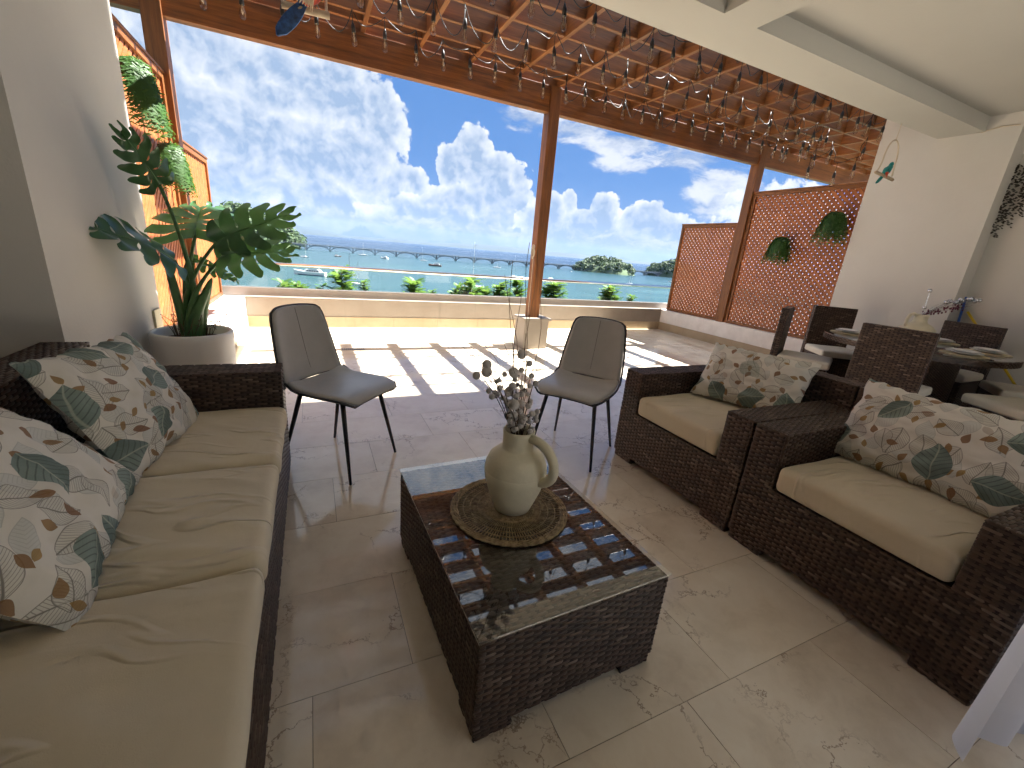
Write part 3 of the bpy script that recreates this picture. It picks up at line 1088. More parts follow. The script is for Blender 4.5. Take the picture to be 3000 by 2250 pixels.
sofa = seat_unit('wicker_sofa', 'long brown wicker sofa with three beige seat cushions against the pillar', 'sofa', (-0.18, 2.69, 0), math.pi, 2.62, 0.832, 3, cuts=[0.19, 0.85, 1.50, 2.43], back=(0.205, 2.62, 0.752, 0.915), aw=0.19, hb=0.85, bt=0.07, zt=0.475, seed=1.0)
ch1 = seat_unit('wicker_armchair', 'brown wicker armchair with beige cushion next to the grey dining-style chair', 'armchair', (2.02, 1.278, 0), 0, 1.012, 1.0, 1, seed=5.0)
ch2 = seat_unit('wicker_armchair', 'brown wicker armchair with beige cushion next to the white curtain', 'armchair', (2.02, 0.258, 0), 0, 1.012, 1.0, 1, seed=8.0)


def pillow(name, label, c, right, up, w2, h2, th, seed):
    """plump printed pillow; right and up span its face"""
    right, up = Vector(right).normalized(), Vector(up).normalized()
    nrm = right.cross(up).normalized()
    up = nrm.cross(right)
    n = 44
    mb = MB()
    uv = []
    rr = random.Random(seed)
    for side in (1, -1):
        vs, fs = [], []
        for j in range(n+1):
            for i in range(n+1):
                u, v = -1+2*i/n, -1+2*j/n
                pu = u*(1-0.055*(1-v*v)*abs(u)**3)
                pv = v*(1-0.075*(1-u*u)*abs(v)**3)
                k = (max(0, 1-abs(u)**2.6)*max(0, 1-abs(v)**2.6))**0.62
                wob = mnoise.noise(Vector((u*2.2+seed, v*2.2, side*3.0)))
                wr = mnoise.noise(Vector((u*3.0+v*4.0+seed, v*2.0-u*3.0, side*7.0))) + 0.7*(0.35-abs(mnoise.noise(Vector((u*4.5-v*2.5+seed, v*4.0+u*2.0, side*2.0)))))
                d_ = th*k*(1+0.14*wob) + 0.017*wr*min(1.0, k*2)
                x, y = pu*w2 + 0.012*mnoise.noise(Vector((v*3, seed, 1.0))), pv*h2 + 0.014*mnoise.noise(Vector((u*3, seed, 4.0))) + 0.004*math.sin(u*34+seed)*abs(v)**6
                vs.append((x, y, side*d_))
                uv.append((pu*w2 + side*2.3, pv*h2))
        for j in range(n):
            for i in range(n):
                a = j*(n+1)+i
                q = (a, a+1, a+n+2, a+n+1)
                fs.append(q if side > 0 else tuple(reversed(q)))
        mb.add(vs, fs)
    mb.uv = uv
    o = mb.build(name, M['print'], None, smooth=True)
    o.matrix_world = Matrix(((right.x, up.x, nrm.x, c[0]), (right.y, up.y, nrm.y, c[1]), (right.z, up.z, nrm.z, c[2]), (0, 0, 0, 1)))
    return tag(o, label, 'pillow', 'leaf print pillows')


pillow('leaf_print_pillow', 'leaf print pillow leaning on the sofa next to the armrest by the planter', (-0.715, 2.135, 0.685), (-0.08, -0.62, 0.03), (-0.19, 0.13, 0.345), 0.345, 0.262, 0.085, 1)
pillow('leaf_print_pillow', 'leaf print pillow slumped on the middle of the sofa', (-0.77, 1.40, 0.69), (0.07, -0.62, -0.04), (-0.36, -0.02, 0.38), 0.36, 0.30, 0.09, 2)
pillow('leaf_print_pillow', 'leaf print pillow on the armchair next to the grey dining-style chair', (2.655, 1.785, 0.715), (0.20, -0.66, 0.0), (0.28, 0.02, 0.40), 0.335, 0.215, 0.085, 3)
pillow('leaf_print_pillow', 'leaf print pillow on the armchair next to the white curtain', (2.575, 0.775, 0.715), (-0.02, -0.72, 0.0), (0.22, 0.0, 0.40), 0.39, 0.225, 0.09, 4)

# ------------------------------------------------------------------ coffee table with vase
ct = thing('coffee_table', 'low dark wicker coffee table with a glass top', 'coffee table', (0.69, 1.285, 0), R(2.0))
wicker_box('table_body', ct, -0.35, 0.35, -0.485, 0.485, 0.045, 0.388, 'xXyYZ', 'x')
for fx in (-0.345, 0.215):
    for fy in (-0.48, 0.35):
        wicker_box('foot', ct, fx, fx+0.13, fy, fy+0.13, 0.0, 0.043, 'xXyY')
MB().box(-0.355, 0.355, -0.49, 0.49, 0.394, 0.402).build('glass_top', M['table_glass'], ct, bevel=0.0015)

VX, VY, VZ = 0.688, 1.315, 0.403
pm = thing('woven_placemat', 'round openwork straw placemat under the vase on the glass table', 'placemat', (VX-0.01, VY+0.005, VZ))


def straw():
    mt, t, b = new_mat('natural_straw')
    c = t.coord('Object')
    n = t.noise(c, 60.0, 3, 0.6)
    t.set(b.inputs['Base Color'], t.ramp(n, [(0.3, (0.16, 0.10, 0.045)), (0.7, (0.42, 0.31, 0.16))]))
    b.inputs['Roughness'].default_value = 0.7
    return mt


M['straw'] = straw()


def braid_ring(mb, r, tr, n, z, tw=1):
    """a plaited ring: two strands winding round one another"""
    for ph in (0, math.pi):
        pts = []
        for i in range(n+1):
            a = 2*math.pi*i/n
            q = a*n/6.0*tw + ph
            pts.append(((r+tr*0.8*math.cos(q))*math.cos(a), (r+tr*0.8*math.cos(q))*math.sin(a), z+tr*0.5*math.sin(q)))
        mb.tube(pts, tr, 5, cap=False)


for nm, rs in (('rim', (0.232, 0.222, 0.212)), ('inner_band', (0.096, 0.086, 0.076, 0.066, 0.056, 0.046))):
    mb = MB()
    for r_ in rs:
        braid_ring(mb, r_, 0.0038, 120, 0.0055)
    o = mb.build(nm, M['straw'], pm, smooth=True)
    o['kind'] = 'stuff'
for r_ in (0.128, 0.158, 0.186):
    mb = MB()
    braid_ring(mb, r_, 0.0016, 150, 0.006)
    o = mb.build('ring', M['straw'], pm, smooth=True)
    o['kind'] = 'stuff'
mb = MB()
for k in range(104):
    a = 2*math.pi*k/104 + 0.01*math.sin(k*7)
    for (ra, rb) in ((0.097, 0.210),):
        mb.tube([(ra*math.cos(a), ra*math.sin(a), 0.005), (rb*math.cos(a+0.015), rb*math.sin(a+0.015), 0.005)], 0.0022, 4)
o = mb.build('spokes', M['straw'], pm)
o['kind'] = 'stuff'

VB = VZ+0.011
vase = thing('ceramic_jug', 'matte cream ceramic jug with one handle on the coffee table', 'vase', (VX, VY, VB), R(-62))
vp = [(0.0, 0.0), (0.062, 0.0), (0.072, 0.006), (0.087, 0.045), (0.106, 0.095), (0.119, 0.14), (0.1235, 0.178), (0.1225, 0.179), (0.1225, 0.1815), (0.1225, 0.183), (0.119, 0.205), (0.108, 0.232), (0.088, 0.252), (0.066, 0.266), (0.0605, 0.272), (0.060, 0.30), (0.061, 0.33),
      (0.0625, 0.342), (0.060, 0.346), (0.054, 0.342), (0.052, 0.30), (0.052, 0.26), (0.090, 0.22), (0.105, 0.16), (0.07, 0.03), (0.0, 0.02)]
MB().lathe(vp, 48).build('jug_body', M['ceramic'], vase, smooth=True)
hp = []
for i in range(15):
    u = i/14
    a = math.pi*0.5 - u*math.pi*1.06
    hp.append((0.050+0.098*max(0, math.cos(a))**0.8 + 0.045*u, 0, 0.243 + 0.082*math.sin(a)))
mb = MB()
mb.tube(hp, [0.019]*13+[0.021, 0.023], 10)
o = mb.build('handle', M['ceramic'], vase, smooth=True)

bq = thing('dried_berry_bouquet', 'dried grey berry stems and thin twigs standing in the cream jug', 'bouquet', (VX, VY, VB+0.03))
br = random.Random(21)
bm = MB().ball((0, 0, 0), 1.0, 10, 8).mesh('berry', M['berry'], True)
for k in range(15):
    a = br.uniform(0, 2*math.pi)
    lean = br.uniform(0.02, 0.16)
    if k < 4:
        a, lean = R(165 + 22*k), 0.16+0.02*k
    top = br.uniform(0.38, 0.60)
    if k == 4:
        a, lean, top = R(150), 0.05, 0.62
    b0 = Vector((0.02*math.cos(a+2), 0.02*math.sin(a+2), 0.02))
    b1 = Vector((0.032*math.cos(a), 0.032*math.sin(a), 0.31))
    b2 = Vector((lean*math.cos(a), lean*math.sin(a), top))
    pts = [b0.lerp(b1, i/4) for i in range(5)] + [b1.lerp(b2, i/6) + Vector((0, 0, 0.02*math.sin(math.pi*i/6))) for i in range(1, 7)]
    MB().tube(pts, [0.0022]*5+[0.0016]*6, 5).build('stem', M['twig'], bq)
    nb = 7 if k > 3 else 3
    for j in range(nb):
        u = 0.10 + 0.9*(j+br.random()*0.5)/nb if k > 3 else 0.62+0.38*j/2
        p = b1.lerp(b2, min(1, u))
        off = Vector((br.uniform(-1, 1), br.uniform(-1, 1), br.uniform(-0.3, 1))).normalized()*br.uniform(0.012, 0.034)
        big = (k < 6 and j == nb-1) or (k == 4)
        r_ = br.uniform(0.015, 0.0195) if big else br.uniform(0.0085, 0.012)
        link('berry', bm, bq, p+off).scale = (r_, r_, r_)
        MB().tube([p, p+off*0.8], 0.0011, 4).build('stalk', M['twig'], bq)
for k in range(6):
    a = R(70+br.uniform(-50, 90))
    pts = []
    L = br.uniform(0.70, 0.98)
    cur = br.uniform(-1, 1)
    for i in range(12):
        u = i/11
        pts.append((0.02*math.cos(a)+0.09*u*u*math.cos(a)+0.02*math.sin(u*9+k)*u, 0.02*math.sin(a)+0.09*u*u*math.sin(a)+0.02*math.cos(u*8+k)*u*cur, 0.05+L*u))
    MB().tube(pts, 0.0011, 4).build('twig', M['twig'], bq)
for k in range(6):
    a = R(150+k*18)
    MB().tube([(0.1*math.cos(a), 0.1*math.sin(a), 0.48+0.02*k), (0.17*math.cos(a), 0.17*math.sin(a), 0.56+0.02*k), (0.23*math.cos(a), 0.23*math.sin(a), 0.60+0.025*k)], 0.0009, 4).build('twig', M['twig'], bq)

# ------------------------------------------------------------------ grey upholstered chairs
def grey_chair(label, loc, face):
    t = thing('upholstered_chair', label, 'chair', (loc[0], loc[1], 0), math.atan2(-face[0], face[1]), 'grey upholstered chairs')
    seatp = [(0.262, 0.492, 0.185), (0.268, 0.505, 0.205), (0.245, 0.522, 0.235), (0.17, 0.526, 0.252), (0.06, 0.515, 0.256), (-0.06, 0.503, 0.252), (-0.15, 0.508, 0.247), (-0.198, 0.537, 0.243)]
    backp = [(-0.198, 0.537, 0.243), (-0.222, 0.575, 0.240), (-0.243, 0.64, 0.236), (-0.268, 0.74, 0.226), (-0.292, 0.84, 0.212), (-0.312, 0.92, 0.199), (-0.322, 0.955, 0.186), (-0.327, 0.972, 0.160)]
    n = 12

    def sheet(prof, back):
        vs, fs = [], []
        for (y, z, hw) in prof:
            for i in range(n+1):
                u = -1+2*i/n
                k = abs(u)**2.6
                if back:
                    vs.append((u*hw, y + 0.035*k, z - 0.010*k))
                else:
                    f = max(0.0, min(1.0, (0.27-y)/0.40))
                    vs.append((u*hw, y + 0.028*k*f*(1 if y < -0.1 else 0), z + 0.030*k*f - 0.010*k*(1-f)))
        m = len(prof)
        for j in range(m-1):
            for i in range(n):
                a = j*(n+1)+i
                fs.append((a, a+1, a+n+2, a+n+1))
        return vs, fs
    parts = {}
    for nm, prof, back in (('seat', seatp, False), ('backrest', backp, True)):
        vs, fs = sheet(prof, back)
        o = MB().add(vs, fs).build(nm, M['leather'], t, smooth=True)
        sd = o.modifiers.new('solid', 'SOLIDIFY')
        sd.thickness = 0.034
        sd.offset = 0.0
        ss = o.modifiers.new('sub', 'SUBSURF')
        ss.levels = ss.render_levels = 2
        parts[nm] = (o, vs)
    # dark piping round the rim
    sv, bv = parts['seat'][1], parts['backrest'][1]
    ms, mb_ = len(seatp), len(backp)
    rim = [sv[j*(n+1)] for j in range(ms-1, 0, -1)] + [sv[i] for i in range(0, n+1)] + [sv[j*(n+1)+n] for j in range(1, ms)]
    rim2 = [bv[j*(n+1)] for j in range(0, mb_-1)] + [bv[(mb_-1)*(n+1)+i] for i in range(0, n+1)] + [bv[j*(n+1)+n] for j in range(mb_-2, -1, -1)]
    MB().tube([(p[0]*1.03, p[1], p[2]-0.006) for p in rim], 0.0075, 6).build('piping', M['piping'], parts['seat'][0], smooth=True)
    MB().tube([(p[0]*1.03, p[1]-0.006, p[2]) for p in rim2], 0.0075, 6).build('piping', M['piping'], parts['backrest'][0], smooth=True)
    # stitched line down the middle of the back and where back and seat meet
    MB().tube([(0, p[0]+0.0165, p[1]+0.004) for p in backp[1:-1]], 0.0016, 5).build('seam', M['stitch'], parts['backrest'][0])
    MB().tube([(bv[i][0]*0.97, bv[i][1]+0.012, bv[i][2]+0.012) for i in range(n+1)], 0.002, 5).build('seam', M['stitch'], parts['backrest'][0])
    for sx in (-1, 1):
        for (ty, by) in ((0.16, 0.252), (-0.13, -0.255)):
            MB().tube([(sx*0.17, ty, 0.505), (sx*0.238, by, 0.0)], [0.0155, 0.0085], 12).build('leg', M['black'], t, smooth=True)
    MB().box(-0.17, 0.17, -0.14, 0.17, 0.478, 0.488).build('seat_plate', M['black'], t, bevel=0.004)
    return t


grey_chair('grey upholstered chair with black legs next to the wicker sofa', (0.117, 2.706), (0.74, -0.673))
grey_chair('grey upholstered chair with black legs next to the wicker armchairs', (1.725, 2.424), (-0.795, -0.607))

# ------------------------------------------------------------------ planter and monstera
PX_, PY_ = -0.772, 3.53
pot = thing('round_planter', 'round white planter at the end of the wicker sofa', 'planter', (PX_, PY_, 0))
MB().lathe([(0.0, 0.0), (0.185, 0.0), (0.205, 0.02), (0.228, 0.30), (0.238, 0.65), (0.238, 0.682), (0.231, 0.694), (0.216, 0.694), (0.209, 0.682), (0.206, 0.61), (0.0, 0.61)], 56).build('pot', M['pot'], pot, smooth=True)
MB().lathe([(0.0, 0.640), (0.206, 0.630), (0.206, 0.612), (0.0, 0.612)], 28).build('soil', M['soil'], pot)

mon = thing('monstera_plant', 'tall monstera with split dark green leaves growing in the white planter', 'plant', (PX_, PY_, 0.635))
mr = random.Random(5)


def monstera_leaf(B, Tip, nrm, wid, parent, seed, fold=0.18):
    B, Tip = Vector(B), Vector(Tip)
    ax = (Tip-B)
    L = ax.length
    ax.normalize()
    nrm = Vector(nrm)
    nrm = (nrm - ax*nrm.dot(ax)).normalized()
    sd = nrm.cross(ax)
    rr = random.Random(seed)
    vs, fs = [], []
    NF = 6

    def mid(t):
        return Vector((L*t, 0, -0.10*L*t*t + 0.02*L*math.sin(t*5)))
    def blade(t, sfrac, sg, tipk):
        ang = R(128 - 100*t)
        ln = wid*L*(0.50 + 0.50*math.sin(math.pi*(0.18+0.74*t)))*(1.0-0.30*t**2)*tipk
        curve = 0.30*sfrac*sfrac
        p = mid(t) + Vector((math.cos(ang-curve), sg*math.sin(ang-curve), 0))*(ln*sfrac)
        p.z += fold*abs(p.y)*(1-0.5*sfrac) - 0.42*(ln*sfrac)**2/L + 0.010*math.sin(sfrac*6+t*9+seed)
        return p
    for sg in (-1, 1):
        for k in range(NF):
            t0, t1 = k/NF, (k+1)/NF
            tm, th = (t0+t1)/2, (t1-t0)/2
            s0 = rr.uniform(0.34, 0.52)
            rows, nc = 10, 6
            tk = rr.uniform(0.94, 1.06)
            base = len(vs)
            for j in range(rows+1):
                sf = j/rows
                g = 0.0 if sf < s0 else 0.42*((sf-s0)/(1-s0))**1.25
                hole = 0.16 if (j == 2 or j == 3) else 0.0
                for i in range(nc+1):
                    q = -1+2*i/nc
                    tt = min(1.0, max(0.0, tm + q*th*(1-g-(hole if 0 < k < NF-1 else 0))))
                    tipk = tk*(1 - 0.16*abs(q)**2.0*sf)
                    p = blade(tt, sf, sg, tipk)
                    p.z -= 0.010*(1-q*q)*sf
                    vs.append(p)
            for j in range(rows):
                for i in range(nc):
                    a = base+j*(nc+1)+i
                    q_ = (a, a+1, a+nc+2, a+nc+1)
                    fs.append(q_ if sg > 0 else tuple(reversed(q_)))
    Mx = Matrix(((ax.x, sd.x, nrm.x, B.x), (ax.y, sd.y, nrm.y, B.y), (ax.z, sd.z, nrm.z, B.z), (0, 0, 0, 1)))
    lo = MB().add(vs, fs, Mx).build('leaf', M['monstera'], parent, smooth=True)
    rib = [Mx @ (mid(i/8*0.95) + Vector((0, 0, 0.003))) for i in range(9)]
    MB().tube(rib, [0.006-0.0005*i for i in range(9)], 5).build('midrib', M['monstera_stem'], lo)
    return lo


def m6(x, y):
    return 250+x*0.48220, 300+y*0.48220


ML = [((450, 500), 3.45, (250, 200), 3.22, (0.25, -1.0, 0.35), 0.44), ((540, 960), 3.42, (40, 690), 2.98, (0.15, -0.75, 0.75), 0.38),
      ((668, 815), 3.55, (690, 610), 3.85, (0.0, -0.80, 0.9), 0.85), ((800, 850), 3.48, (1215, 655), 3.40, (-0.25, -0.95, 0.55), 0.43),
      ((838, 935), 3.42, (1212, 885), 3.30, (0.0, -0.70, 0.75), 0.55), ((650, 950), 3.62, (915, 1060), 3.66, (0.3, -0.35, 1.0), 0.42)]
STB = Vector((0, 0, 0))
PM = Vector((PX_, PY_, 0.635))
for i, (bp, by, tp, ty, nr, wd) in enumerate(ML):
    B = at_y(*m6(*bp), by) - PM
    Tp = at_y(*m6(*tp), ty) - PM
    lf = monstera_leaf(B, Tp, nr, wd, mon, i+3)
    a = 2*math.pi*i/6
    s0 = Vector((0.045*math.cos(a), 0.045*math.sin(a), 0.0))
    ctrl = Vector((s0.x*1.6 + B.x*0.12, s0.y*1.6 + B.y*0.12, B.z*0.55))
    pts = []
    for j in range(13):
        u = j/12
        pts.append(s0*(1-u)**2 + ctrl*2*u*(1-u) + B*u*u)
    MB().tube(pts, [0.024-0.0135*min(1, j/9) for j in range(13)], 8).build('leaf_stalk', M['monstera_stem'], mon, smooth=True)
# broad young sheaths round the stem
for k, (a, h, lean, r0) in enumerate(((0.3, 0.42, 0.10, 0.030), (2.0, 0.52, 0.03, 0.026), (3.6, 0.60, -0.05, 0.024), (4.9, 0.36, 0.13, 0.034), (5.6, 0.30, 0.05, 0.026))):
    pts = [(0.05*math.cos(a)+lean*u*u, 0.05*math.sin(a), h*u) for u in (0, .2, .4, .6, .8, .93, 1)]
    MB().tube(pts, [r0*0.8, r0, r0*1.1, r0*1.05, r0*0.85, r0*0.5, 0.003], 8).build('sheath', M['monstera_stem'], mon, smooth=True)
mb = MB()
for k in range(60):
    a, r_ = mr.uniform(0, 6.28), mr.uniform(0.03, 0.11)
    mb.tube([(r_*math.cos(a), r_*math.sin(a), 0.0), (r_*1.2*math.cos(a), r_*1.2*math.sin(a), mr.uniform(0.05, 0.15)), (r_*1.7*math.cos(a+.3), r_*1.7*math.sin(a+.3), mr.uniform(0.05, 0.2))], 0.0022, 4)
o = mb.build('root_fibres', M['twig'], mon)
o['kind'] = 'stuff'

# small cream card standing behind the planter, against the pillar
MB().box(-0.006, 0.006, -0.07, 0.07, 0, 0.20).build('cream_card', M['card'], None, loc=(-1.005, 3.70, 0.55))
tag(bpy.data.objects['cream_card'], 'small cream switch plate on the pillar edge behind the planter', 'switch plate')
bpy.data.objects['cream_card'].location = (-1.012, 3.75, 0.60)

# ------------------------------------------------------------------ hanging ferns on the lattice
def fern(label, c, out, size, seed, n=70):
    t = thing('hanging_fern', label, 'fern', c, 0, 'ferns hung on the lattice')
    rr = random.Random(seed)
    MB().lathe([(0.0, -0.07), (0.05, -0.07), (0.075, 0.0), (0.08, 0.03), (0.07, 0.03), (0.0, 0.02)], 14).build('basket', M['dark_leaf'], t)
    mb = MB()
    for k in range(n):
        a = rr.uniform(0, 2*math.pi)
        dr = Vector((math.cos(a), math.sin(a), 0))
        if dr.x*out < -0.15:
            dr.x = -dr.x
        dr = Vector((dr.x*0.75, dr.y, 0))
        L = size*rr.uniform(0.75, 1.2)
        up = rr.uniform(0.15, 0.75)
        pts = []
        for i in range(9):
            u = i/8
            pts.append(Vector((0, 0, 0.03)) + dr*(L*0.50*(u**0.75)) + Vector((0, 0, L*(up*u*0.7 - (0.75+up)*u*u))))
        side = Vector((-dr.y, dr.x, 0)).normalized()
        for i in range(8):
            for h in (0.0, 0.34, 0.67):
                p = pts[i].lerp(pts[i+1], h)
                tg = (pts[i+1]-pts[i]).normalized()
                ll = 0.044*(1-((i+h)/8)**2*0.6)*rr.uniform(0.7, 1.25)
                for sg in (-1, 1):
                    q = p + side*sg*ll + tg*ll*rr.uniform(0.0, 0.5) + Vector((rr.uniform(-.3, .3)*ll, 0, rr.uniform(-0.8, 0.3)*ll))
                    wv = tg*0.0055
                    mb.add([p-wv, p+wv, q+wv*0.8, q-wv*0.5], [(0, 1, 2, 3)])
        mb.add([pts[0], pts[4]+side*0.003, pts[8], pts[4]-side*0.003], [(0, 1, 2, 3)])
    mb.build('fronds', M['fern'], t)
    return t


fern('dark hanging fern high on the tall backlit lattice, beside the house pillar', (7.07, 4.13, 2.30), -1, 0.46, 1, 110)
fern('dark hanging fern on the tall backlit lattice, beside the post', (7.07, 4.86, 1.95), -1, 0.42, 2, 110)
fern('bright green fern hung high on the sunlit lattice', (-1.10, 4.38, 2.42), 1, 0.47, 3, 110)
fern('bright green fern hung on the sunlit lattice by the post', (-1.10, 5.10, 2.00), 1, 0.38, 4, 100)

# ------------------------------------------------------------------ festoon lights
sock_me = MB().lathe([(0.006, 0.0), (0.010, -0.012), (0.0185, -0.034), (0.0195, -0.085), (0.0, -0.085)], 12).mesh('lamp_holder', M['cable'], True)
bulb_me = MB().lathe([(0.013, 0.0), (0.0145, -0.014), (0.0235, -0.045), (0.0285, -0.075), (0.025, -0.102), (0.014, -0.118), (0.0, -0.122)], 14).mesh('bulb', M['bulb'], True)
fil = MB()
fil.tube([(-0.006, 0, -0.01), (-0.008, 0, -0.055), (-0.003, 0.004, -0.078), (0.003, -0.004, -0.05), (0.008, 0, -0.078), (0.006, 0, -0.01)], 0.0013, 4)
fil.lathe([(0.005, 0.0), (0.004, -0.02), (0.0, -0.022)], 8)
fil_me = fil.mesh('filament', M['filament'])


def strand(label, anchors, sags, seed):
    """anchors: points where the cord is clipped and a lamp hangs; between them the cord loops down"""
    t = thing('festoon_string', label, 'string lights', anchors[0], 0, 'festoon strings under the pergola')
    o0 = Vector(anchors[0])
    rr = random.Random(seed)
    pts = []
    for i in range(len(anchors)-1):
        a, b_ = Vector(anchors[i])-o0, Vector(anchors[i+1])-o0
        sag = sags(rr)
        sk = rr.uniform(-0.06, 0.06)
        for j in range(10):
            u = j/10
            p = a.lerp(b_, u) + Vector((sk*math.sin(math.pi*u), 0.03*math.sin(2*math.pi*u+i), -sag*math.sin(math.pi*u)**0.8))
            pts.append(p)
    pts.append(Vector(anchors[-1])-o0)
    MB().tube(pts, 0.0042, 5).build('cord', M['cable'], t, smooth=True)
    for i, a in enumerate(anchors):
        p = Vector(a)-o0
        dl = rr.uniform(0.085, 0.125)
        tilt = (rr.uniform(-0.10, 0.10), rr.uniform(-0.10, 0.10), rr.uniform(0, 6))
        MB().tube([p, p+Vector((0.003, 0, -dl))], 0.0036, 5).build('drop_cord', M['cable'], t)
        s_ = link('lamp_holder', sock_me, t, p+Vector((0.003, 0, -dl+0.004)), tilt)
        bl = link('bulb', bulb_me, s_, (0, 0, -0.080))
        link('filament', fil_me, s_, (0, 0, -0.082))
    return t


XB = [-0.75 + 0.3052*k for k in range(26)]
for nm, Y_, sd in (('festoon string of clear bulbs along the front beam of the pergola', 5.245, 1), ('festoon string of clear bulbs across the middle of the pergola', 4.465, 2), ('festoon string of clear bulbs along the ceiling edge', 3.745, 3)):
    rr = random.Random(sd)
    strand(nm, [(x_+rr.uniform(-0.012, 0.012), Y_+rr.uniform(-0.02, 0.02), Z_RAF-0.004+rr.uniform(-0.02, 0.004)) for x_ in XB], (lambda r_: r_.choice([0.06, 0.10, 0.12, 0.20, 0.26])), sd)
side_px = [(410, 1040), (690, 975), (465, 1065), (640, 1075), (755, 1015), (905, 900), (820, 1165), (745, 1290), (1045, 1085), (1085, 1360), (1335, 1295), (1475, 1035)]
side_px = [(2200+a*0.22604, 200+b_*0.22604) for a, b_ in side_px]
strand('festoon string of clear bulbs drooping over the tall backlit lattice', [tuple(at_x(a, b_, 6.72+0.02*i) + Vector((0, 0, 0.14))) for i, (a, b_) in enumerate(side_px)], (lambda r_: r_.choice([0.03, 0.05])), 9)

# ------------------------------------------------------------------ dining set
TC = Vector((5.82, 2.24))
dt = thing('dining_table', 'round dark wicker dining table laid with plates', 'dining table', (TC.x, TC.y, 0))
MB().lathe([(0.0, 0.765), (0.78, 0.765), (0.785, 0.772), (0.785, 0.815), (0.78, 0.82), (0.0, 0.82)], 56).build('table_top', M['wicker'], dt)
mb = MB()
for j in range(4):
    for k in range(84):
        a0, a1 = 2*math.pi*(k+0.5*(j % 2))/84, 2*math.pi*(k+0.88+0.5*(j % 2))/84
        am = (a0+a1)/2
        z0, z1 = 0.767+j*0.0133, 0.767+(j+1)*0.0133-0.001
        mb.add([(0.785*math.cos(a0), 0.785*math.sin(a0), z0), (0.791*math.cos(am), 0.791*math.sin(am), z0), (0.785*math.cos(a1), 0.785*math.sin(a1), z0),
                (0.785*math.cos(a0), 0.785*math.sin(a0), z1), (0.791*math.cos(am), 0.791*math.sin(am), z1), (0.785*math.cos(a1), 0.785*math.sin(a1), z1)], [(0, 1, 4, 3), (1, 2, 5, 4)])
o = mb.build('wicker_weave', M['wicker'], dt)
o['kind'] = 'stuff'
MB().lathe([(0.0, 0.824), (0.79, 0.824), (0.792, 0.828), (0.79, 0.832), (0.0, 0.832)], 56).build('glass_top', M['table_glass'], dt)
wicker_box('pedestal', dt, -0.33, 0.33, -0.33, 0.33, 0.0, 0.76, 'xXyY')


def make_dining_chair():
    t = thing('wicker_dining_chair', 'x', 'chair', (0, 0, 0))
    # local +y is the way it faces
    wicker_box('seat_frame', t, -0.25, 0.25, -0.22, 0.27, 0.06, 0.435, 'xXyYZ')
    wicker_box('backrest', t, -0.262, 0.262, -0.30, -0.225, 0.06, 1.05, 'xXyYZ', 'x')
    for sx in (-0.245, 0.185):
        for sy in (-0.29, 0.205):
            MB().box(sx, sx+0.06, sy, sy+0.06, 0, 0.058).build('leg', M['wicker_core'], t)
    cushion('seat_cushion', t, -0.262, 0.262, -0.222, 0.292, 0.437, 0.52, 'cushion2', 0.026, 3.0, 0.003)
    return t


dc = make_dining_chair()
kids(dc)
specs = [((4.67, 1.92), (0.985, 0.17), 'wicker dining chair seen from behind next to the armchairs'), ((6.50, 3.45), (-0.59, -0.81), 'wicker dining chair facing the table in front of the tall lattice'),
         ((5.10, 3.20), (0.44, -0.90), 'wicker dining chair turned side-on beside the sunny paving'), ((6.98, 2.20), (-1.0, 0.0), 'wicker dining chair with its back to the brooms and side wall'),
         ((5.36, 0.98), (0.42, 0.91), 'wicker dining chair with pale seat close behind the armchairs'), ((6.55, 1.22), (-0.55, 0.83), 'wicker dining chair tucked at the table below the dark wall garland')]
for i, (bk, fc, lb) in enumerate(specs):
    o = dc if i == 0 else copy_tree(dc)
    f_ = Vector(fc).normalized()
    o.location = (bk[0]+f_.x*0.26, bk[1]+f_.y*0.26, 0)
    o.rotation_euler = (0, 0, math.atan2(-f_.x, f_.y))
    tag(o, lb, 'chair', 'wicker dining chairs')

plate_me = MB().lathe([(0.0, 0.004), (0.06, 0.0), (0.075, 0.004), (0.125, 0.016), (0.135, 0.02), (0.133, 0.023), (0.12, 0.020), (0.075, 0.009), (0.0, 0.008)], 36).mesh('plate', M['plate'], True)
mat_me = MB().lathe([(0.0, 0.0), (0.175, 0.0), (0.178, 0.003), (0.175, 0.006), (0.0, 0.006)], 40).mesh('straw_mat', M['straw_light'])
for i, (a, lb) in enumerate(((R(180), 'in front of the chair seen from behind'), (R(118), 'in front of the side-on chair'), (R(60), 'in front of the lattice-side chair'), (R(0), 'in front of the wall-side chair'), (R(-60), 'below the wall garland'), (R(-118), 'close behind the armchairs'))):
    p = (TC.x+0.56*math.cos(a), TC.y+0.56*math.sin(a), 0.833)
    tag(link('straw_mat', mat_me, None, p), 'round pale straw mat on the dining table ' + lb, 'placemat', 'straw mats on the dining table')
    for j in range(2):
        s_ = 1.0 if j == 0 else 0.82
        o = link('plate', plate_me, None, (p[0], p[1], 0.8395+j*0.014))
        o.scale = (s_, s_, 1)
        tag(o, ('large white dinner plate ' if j == 0 else 'smaller white plate stacked on top ') + lb, 'plate', 'white plates on the dining table')

